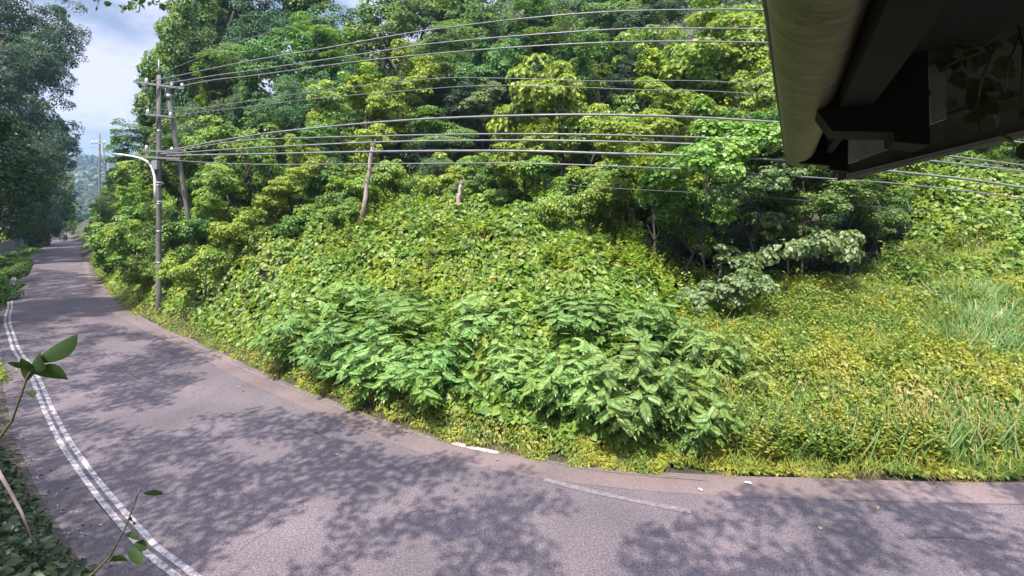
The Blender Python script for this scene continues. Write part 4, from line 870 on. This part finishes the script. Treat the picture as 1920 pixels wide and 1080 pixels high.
# fascia behind the gutter and roof slab above, rising to the right
sl = .257
def rf(a, t, dz=0): return ev(a, t, .395 + (a - .15) * sl + dz)
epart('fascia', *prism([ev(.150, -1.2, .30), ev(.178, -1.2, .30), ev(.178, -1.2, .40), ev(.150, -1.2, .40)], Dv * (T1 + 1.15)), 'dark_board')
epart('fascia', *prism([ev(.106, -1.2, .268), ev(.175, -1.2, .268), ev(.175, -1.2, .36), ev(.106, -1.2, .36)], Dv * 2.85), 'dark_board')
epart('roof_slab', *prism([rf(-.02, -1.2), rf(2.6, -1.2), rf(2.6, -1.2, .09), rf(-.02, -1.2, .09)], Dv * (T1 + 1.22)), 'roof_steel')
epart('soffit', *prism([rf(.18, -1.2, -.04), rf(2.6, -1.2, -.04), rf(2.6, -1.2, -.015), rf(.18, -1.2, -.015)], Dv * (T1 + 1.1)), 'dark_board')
# gable board with two moulding rails at the far end
epart('barge_board', *prism([rf(.22, T1, -.235), rf(2.6, T1, -.235), rf(2.6, T1, -.02), rf(.22, T1, -.02)], Dv * .03), 'olive_board')
for dz, w in ((-.222, .012), (-.243, .018)):
    epart('moulding', *prism([rf(.26, T1 - .06 + .02 * (dz < -.23), dz), rf(2.6, T1 - .06 + .02 * (dz < -.23), dz), rf(2.6, T1 - .06 + .02 * (dz < -.23), dz + w), rf(.26, T1 - .06 + .02 * (dz < -.23), dz + w)], Dv * .03), 'grey_board')
# far rafter end (black) just behind the gutter end
def slab_px(poly, t, th): return prism([evpx(u, v, t) for u, v in poly], Dv * th)
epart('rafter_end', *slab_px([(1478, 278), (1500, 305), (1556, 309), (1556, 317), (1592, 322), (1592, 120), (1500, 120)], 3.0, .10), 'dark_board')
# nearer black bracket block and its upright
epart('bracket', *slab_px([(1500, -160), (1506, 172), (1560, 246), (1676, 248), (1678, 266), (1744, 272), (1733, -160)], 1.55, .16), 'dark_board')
epart('inner_panel', *slab_px([(1592, 200), (1592, 306), (1700, 268), (1700, 200)], 2.9, .03), 'grey_board')
epart('batten', *slab_px([(1592, 210), (1592, 306), (1612, 300), (1612, 210)], 2.8, .05), 'grey_board')
epart('upright_board', *slab_px([(1737, -120), (1746, 232), (1775, 222), (1768, -120)], 1.75, .03), 'grey_board')
# house wall that carries the roof, behind and right of the camera
hb = ev(1.2, -1, 0); hb[2] = float(terrain(hb[:1], hb[1:2])[0]); hw = empty('house_wall', tuple(hb)); M['plaster'] = solid('plaster', G(.35, .33, .30), G(.48, .46, .42), 3, .9)
link('wall', mesh_py('wall', *prism([ev(.75, -5, .25) - hb, ev(6, -5, .25) - hb, ev(6, -5, -5.6) - hb, ev(.75, -5, -5.6) - hb], Dv * 4.6), M['plaster']), hw)
tag(hw, 'pale plaster house wall carrying the roof eave, behind the right side of the camera', 'house')
# dry vine hanging under the roof
vn = empty('hanging_vine', tuple(evpx(1850, 60, 1.6))); v0 = evpx(1850, 60, 1.6); tag(vn, 'dark withered vine hanging under the roof in the upper right corner', 'vine')
stems = []
for pl in [[(1925, -20), (1880, 60), (1845, 85), (1790, 78)], [(1845, 85), (1815, 92), (1780, 80)], [(1870, 80), (1840, 150), (1830, 200), (1838, 250)], [(1925, 40), (1890, 120), (1885, 170)], [(1850, 95), (1800, 110), (1765, 130)], [(1900, 10), (1920, 90), (1915, 200)], [(1835, 180), (1825, 215)]]:
    P = [evpx(a_, b_, 1.6 + .1 * math.sin(a_)) - v0 for a_, b_ in pl]; stems.append(tube(P, .003, 5))
link('stem', mesh_py('stem', *merge(*stems), M['stem'], True), vn)
r9 = np.random.default_rng(3); P = []; 
for u_, v_ in [(1800, 170), (1815, 200), (1850, 150), (1880, 190), (1895, 215), (1905, 100), (1890, 60), (1915, 150), (1865, 230), (1905, 240), (1875, 20), (1840, 30), (1915, 20), (1790, 95), (1770, 125), (1900, 180), (1885, 130), (1920, 215)]: P.append(evpx(u_, v_ - 20, 1.6 + .15 * r9.random()) - v0)
P = np.repeat(np.array(P), 3, 0); P = P + r9.normal(size=P.shape) * .045; k = len(P); link('leaves', leaf_mesh('leaves', P, np.array([-.3, -1, .2]) + r9.normal(size=(k, 3)) * .5, np.array([0, 0, -1.]) + r9.normal(size=(k, 3)) * .45, r9.uniform(.028, .06, k), 'broad', M['dark_sprig']), vn)
# ------------------------------------------------------------ sprigs near the camera
def leaf_blade(base, tip, side, w, n=8, droop=.0):
    base, tip, side = map(lambda q: np.array(q, float), (base, tip, side)); d = tip - base; L = np.linalg.norm(d); nrm = unit(np.cross(d, side)); V = []; F = []
    for i in range(n + 1):
        t = i / n; ww = w * math.sin(math.pi * min(1, t ** .8)) ** .8 if 0 < t < 1 else 0.0008; c = base + d * t + nrm * (.12 * L * math.sin(math.pi * t))
        V += [c - side * ww + nrm * ww * .25, c, c + side * ww + nrm * ww * .25]
    for i in range(n): F += [(3 * i, 3 * i + 1, 3 * i + 4, 3 * i + 3), (3 * i + 1, 3 * i + 2, 3 * i + 5, 3 * i + 4)]
    return V, F
def sprig(name, Y, stem_px, leaves, label):
    o0 = px(*stem_px[0], Y); r = empty(name, tuple(o0)); tag(r, label, 'plant')
    link('stem', mesh_py('stem', *tube([px(a_, b_, Y) - o0 for a_, b_ in stem_px], [.004 - .0025 * i / len(stem_px) for i in range(len(stem_px))], 7), M['stem'], True), r)
    for (b_, t_2, w_, sd) in leaves:
        B = px(*b_, Y) - o0; Tt = px(*t_2, Y - .03) - o0; d = unit(Tt - B); side = unit(np.cross(d, np.array([0.15, -1, .35 * sd])))
        link('leaf', mesh_py('leaf', *leaf_blade(B, Tt, side, w_ / 960 * Y), M['sprig'], True), r)
sprig('leaf_sprig', 1.35, [(-25, 850), (0, 820), (22, 790), (40, 740), (52, 705), (62, 690)], [((66, 678), (146, 629), 17, 1), ((60, 700), (128, 712), 17, -1), ((56, 692), (76, 668), 17, 1), ((50, 715), (38, 672), 12, -1), ((48, 690), (14, 680), 5, 1), ((50, 735), (64, 744), 6, 1)], 'leafy sprig with broad oval leaves rising over the road at the left')
sprig('leaf_sprig', 1.6, [(130, 1110), (175, 1075), (205, 1045), (235, 990), (250, 950), (262, 915)], [((268, 925), (306, 926), 5, 1), ((240, 975), (250, 985), 8, -1), ((238, 1030), (266, 1060), 11, 1), ((205, 1052), (243, 1058), 9, -1), ((250, 1020), (276, 1028), 9, 1), ((232, 1000), (262, 1012), 6, 1)], 'thin leafy sprig at the bottom left crossing the double white line')
# dry branches on the near bank
for pl, Y_, lb in [([(-5, 880), (15, 915), (40, 960), (60, 1012)], 3.6, 'pale dry twig lying on the dark leaves at the lower left corner')]:
    o0 = px(*pl[0], Y_); r = link('dry_twig', mesh_py('dry_twig', *tube([px(a_, b_, Y_) - o0 for a_, b_ in pl], [.012, .011, .009, .005], 6), M['wood'], True), loc=tuple(o0)); tag(r, lb, 'twig')
# small bits of litter on the road edge
for u_, v_, w_, lb in [(1402, 908, .13, 'small pale flat scrap lying at the road edge under the weeds'), (1313, 921, .06, 'tiny white pebble on the sunlit road edge')]:
    X_, Y_ = gp(u_, v_); r9 = np.random.default_rng(int(u_)); V, F = tube([(-w_ / 2, .02, .01), (-w_ / 4, 0, .02), (w_ / 4, -.02, .02), (w_ / 2, -.04, .008)], [.004, .022, .02, .004], 7)
    tag(link('litter', mesh_py('litter', V, F, M['white'], True), loc=(X_, Y_, .018)), lb, 'litter')
# far hill
V = []; F = []; hx = np.linspace(-900, 100, 60); hy = np.linspace(330, 900, 24)
XX, YY = np.meshgrid(hx, hy); ZZ = np.clip((YY - 330) / 260, 0, 1) * 75 * (.55 + .9 * fbm(XX * .006, YY * .006, 61)) * (.75 + .45 * np.clip((XX + 420) / 250, 0, 1)) - 4 + fbm(XX * .05, YY * .05, 62) * 9
I = np.arange(XX.size).reshape(XX.shape); F = np.stack([I[:-1, :-1], I[:-1, 1:], I[1:, 1:], I[1:, :-1]], -1).reshape(-1, 4)
M['hill'] = solid('wooded_hill', G(.012, .035, .022), G(.03, .07, .035), .12, 1.0, bump=.0)
tag(link('far_hill', mesh_np('far_hill', np.stack([XX, YY, ZZ], -1).reshape(-1, 3), F, M['hill'], True)), kind='structure')
nh = 26000; hxp = rng.uniform(-520, -180, nh); hyp = rng.uniform(335, 640, nh); fi = np.clip(((hyp - 330) / 570 * 23), 0, 22.99); fj = np.clip((hxp + 900) / 1000 * 59, 0, 58.99)
zi = ZZ[fi.astype(int), fj.astype(int)]; zi = zi + (ZZ[fi.astype(int) + 1, fj.astype(int)] - zi) * (fi % 1)
P = np.stack([hxp, hyp, zi + rng.random(nh) * 4], 1)
tag(link('far_wood', leaf_mesh('far_wood', P, rng.normal(size=(nh, 3)) * .5 + np.array([0, -.6, .8]), rng.normal(size=(nh, 3)), rng.uniform(3, 6, nh), 'broad', M['shade'])), 'hazy blue green wood covering the distant hill', 'wood', kind='stuff')
# ------------------------------------------------------------ trees that shade the road (crowns above and behind the camera)
POLY = [
 [(-500, 505), (25, 500), (140, 510), (205, 530), (165, 560), (110, 585), (60, 600), (-500, 640)],
 [(-500, 600), (100, 600), (170, 605), (330, 638), (408, 668), (400, 690), (345, 725), (300, 760), (200, 775), (130, 800), (-500, 1000)],
 [(130, 800), (300, 800), (420, 768), (600, 775), (740, 805), (850, 852), (930, 880), (1010, 900), (1040, 945), (960, 985), (1010, 1020), (1060, 1090), (1000, 1300), (-500, 1500), (-500, 1000)],
 [(1165, 1090), (1200, 1010), (1290, 985), (1330, 938), (1450, 925), (1600, 945), (1560, 905), (1780, 903), (1815, 945), (1850, 965), (1835, 1000), (1900, 1022), (2100, 1022), (2400, 1400), (1250, 1400)],
 [(1858, 900), (2200, 900), (2300, 990), (1920, 1000), (1890, 950)],
]
HOLE = [(310, 800, 110, 14), (225, 655, 60, 10), (330, 880, 55, 14), (700, 965, 60, 20), (640, 940, 60, 8), (840, 925, 80, 9), (520, 1065, 150, 14), (240, 770, 60, 8), (440, 690, 60, 6), (1880, 985, 45, 18), (1700, 930, 60, 8), (1500, 1000, 60, 6), (430, 800, 50, 8), (760, 1010, 70, 8), (230, 590, 70, 8), (120, 640, 30, 5), (870, 960, 60, 6), (1640, 980, 50, 8), (1400, 960, 50, 6), (90, 700, 12, 30), (250, 960, 14, 24)]
def inpoly(x, y, poly):
    c = np.zeros(len(x), bool); j = len(poly) - 1
    for i in range(len(poly)):
        xi, yi = poly[i]; xj, yj = poly[j]
        m_ = ((yi > y) != (yj > y)) & (x < (xj - xi) * (y - yi) / (yj - yi + 1e-9) + xi); c ^= m_; j = i
    return c
gx, gy = np.meshgrid(np.arange(-60, 22, .33), np.arange(3.2, 50, .33)); gx = gx.ravel() + rng.normal(size=gx.size) * .1; gy = gy.ravel() + rng.normal(size=gy.size) * .1
gu = 960 + 960 * gx / gy; gv = 400 + 4800 / gy
inside = np.zeros(len(gx), bool)
for p_3 in POLY: inside |= inpoly(gu, gv, p_3)
for (a_, b_, c_, d_) in HOLE: inside &= ~(((gu - a_) / c_) ** 2 + ((gv - b_) / d_) ** 2 < 1)
inside &= (fbm(gx * 1.1, gy * 1.1, 91) + .25 * vnoise(gx * 2.6, gy * 2.6, 92)) < .84
inside &= vnoise(gx * 1.5, gy * 1.5, 95) < .68
gx = gx[inside]; gy = gy[inside]
hz = 9.5 + 3.5 * fbm(gx * .25, gy * .25, 44) + rng.random(len(gx)) * 1.2
hz = np.where(gy > 22, np.clip(hz + 1, 0, 16), hz)
k_ = hz / SUN[2]; cx = gx + SUN[0] * k_; cy = gy + SUN[1] * k_; cz = hz
pu = 960 + 960 * cx / np.maximum(cy, .01); pv = 400 - 960 * (cz - 5) / np.maximum(cy, .01)
rad = 70 + 480 / np.maximum(cy, 1)
vis = (cy > .1) & (pu > 0 - rad) & (pu < 1920 + rad) & (pv > -rad) & ~((pu < 105) & (pv < 420))
cx, cy, cz = cx[~vis], cy[~vis], cz[~vis]
centres = [(-28, 19, 'tall shady tree left of the road whose crown shades the far bend'), (-13, 6, 'shady tree behind the near bank whose crown dapples the left lane'), (-6, 0.0, 'shady tree behind the house corner that dapples the middle of the road'), (5, -3.2, 'shady tree behind the house that shades the road at the right')]
own = np.argmin(np.stack([(cx - a_) ** 2 + (cy - b_) ** 2 for a_, b_, _ in centres]), 0)
for i, (a_, b_, lb) in enumerate(centres):
    q = own == i
    if q.sum() == 0: continue
    C = np.stack([cx[q], cy[q], cz[q]], 1); per = 30; n = len(C); d = rdir(n * per) * (rng.random((n * per, 1)) ** .4) * .42 * np.array([1, 1, .6]); P = np.repeat(C, per, 0) + d
    tz = float(terrain(np.array([a_ * 1.0]), np.array([b_ - 3.0]))[0]); tb = np.array([a_, b_ - 3.0, tz]); root = empty('shade_tree', tuple(tb)); tag(root, lb, 'tree')
    nn = len(P); link('crown', leaf_mesh('crown', P - tb, unit(rng.normal(size=(nn, 3)) * .5 + np.array([0, 0, 1])), rng.normal(size=(nn, 3)), rng.uniform(.11, .2, nn), 'rhomb', M['shade']), root)
    parts = [tube([np.array([0, 0, -.5]), np.array([.1, .05, 3]), np.array([0, .2, 6.5]), np.array([.1, .3, 9.5])], [.3, .24, .18, .08], 9)]
    link('trunk', mesh_py('trunk', *merge(*parts), M['bark'], True), root)
# overhanging twig at the top edge
tw0 = px(250, -60, 7.5); r = empty('overhanging_twig', tuple(tw0)); tag(r, 'dark leafy twig hanging into the sky from the top edge at the left', 'branch')
sts = [[(180, -60), (200, -20), (185, 2)], [(250, -70), (262, -10), (262, 20)], [(262, -10), (285, 0), (303, 6)], [(262, -10), (244, 4), (238, 12)], [(330, -60), (345, -15), (372, 2)], [(345, -15), (365, -10), (385, -4)]]
link('stem', mesh_py('stem', *merge(*[tube([px(a_, b_, 7.5) - tw0 for a_, b_ in pl], .006, 5) for pl in sts]), M['bark'], True), r)
P = []
for pl in sts:
    for t in np.linspace(.35, 1.05, 9): 
        a1, b1 = pl[1]; a2, b2_ = pl[2]; P.append(px(a1 + (a2 - a1) * t + rng.normal() * 6, b1 + (b2_ - b1) * t + rng.normal() * 5, 7.5 + rng.normal() * .1) - tw0)
P = np.array(P); k = len(P); link('leaves', leaf_mesh('leaves', P, rng.normal(size=(k, 3)) * .6 + np.array([0, -.5, .6]), rng.normal(size=(k, 3)) * .5 + np.array([0, 0, -.6]), rng.uniform(.07, .12, k), 'broad', M['shade']), r)

# ------------------------------------------------------------ haze
m, t_, n_, l_, o_ = newmat('haze_air'); pv_ = n_.new('ShaderNodeVolumePrincipled'); pv_.inputs['Color'].default_value = (.45, .70, 1.0, 1); pv_.inputs['Density'].default_value = .00042; pv_.inputs['Anisotropy'].default_value = .2
l_.new(pv_.outputs[0], o_.inputs['Volume'])
zt_ = 125.0; bV, bF = box((-300, 350, (zt_ - 8) / 2), (3400, 4200, zt_ + 8)); tag(link('haze', mesh_py('haze', bV, bF, m)), 'thin bluish air between the camera and the distant hill', 'haze', kind='stuff')
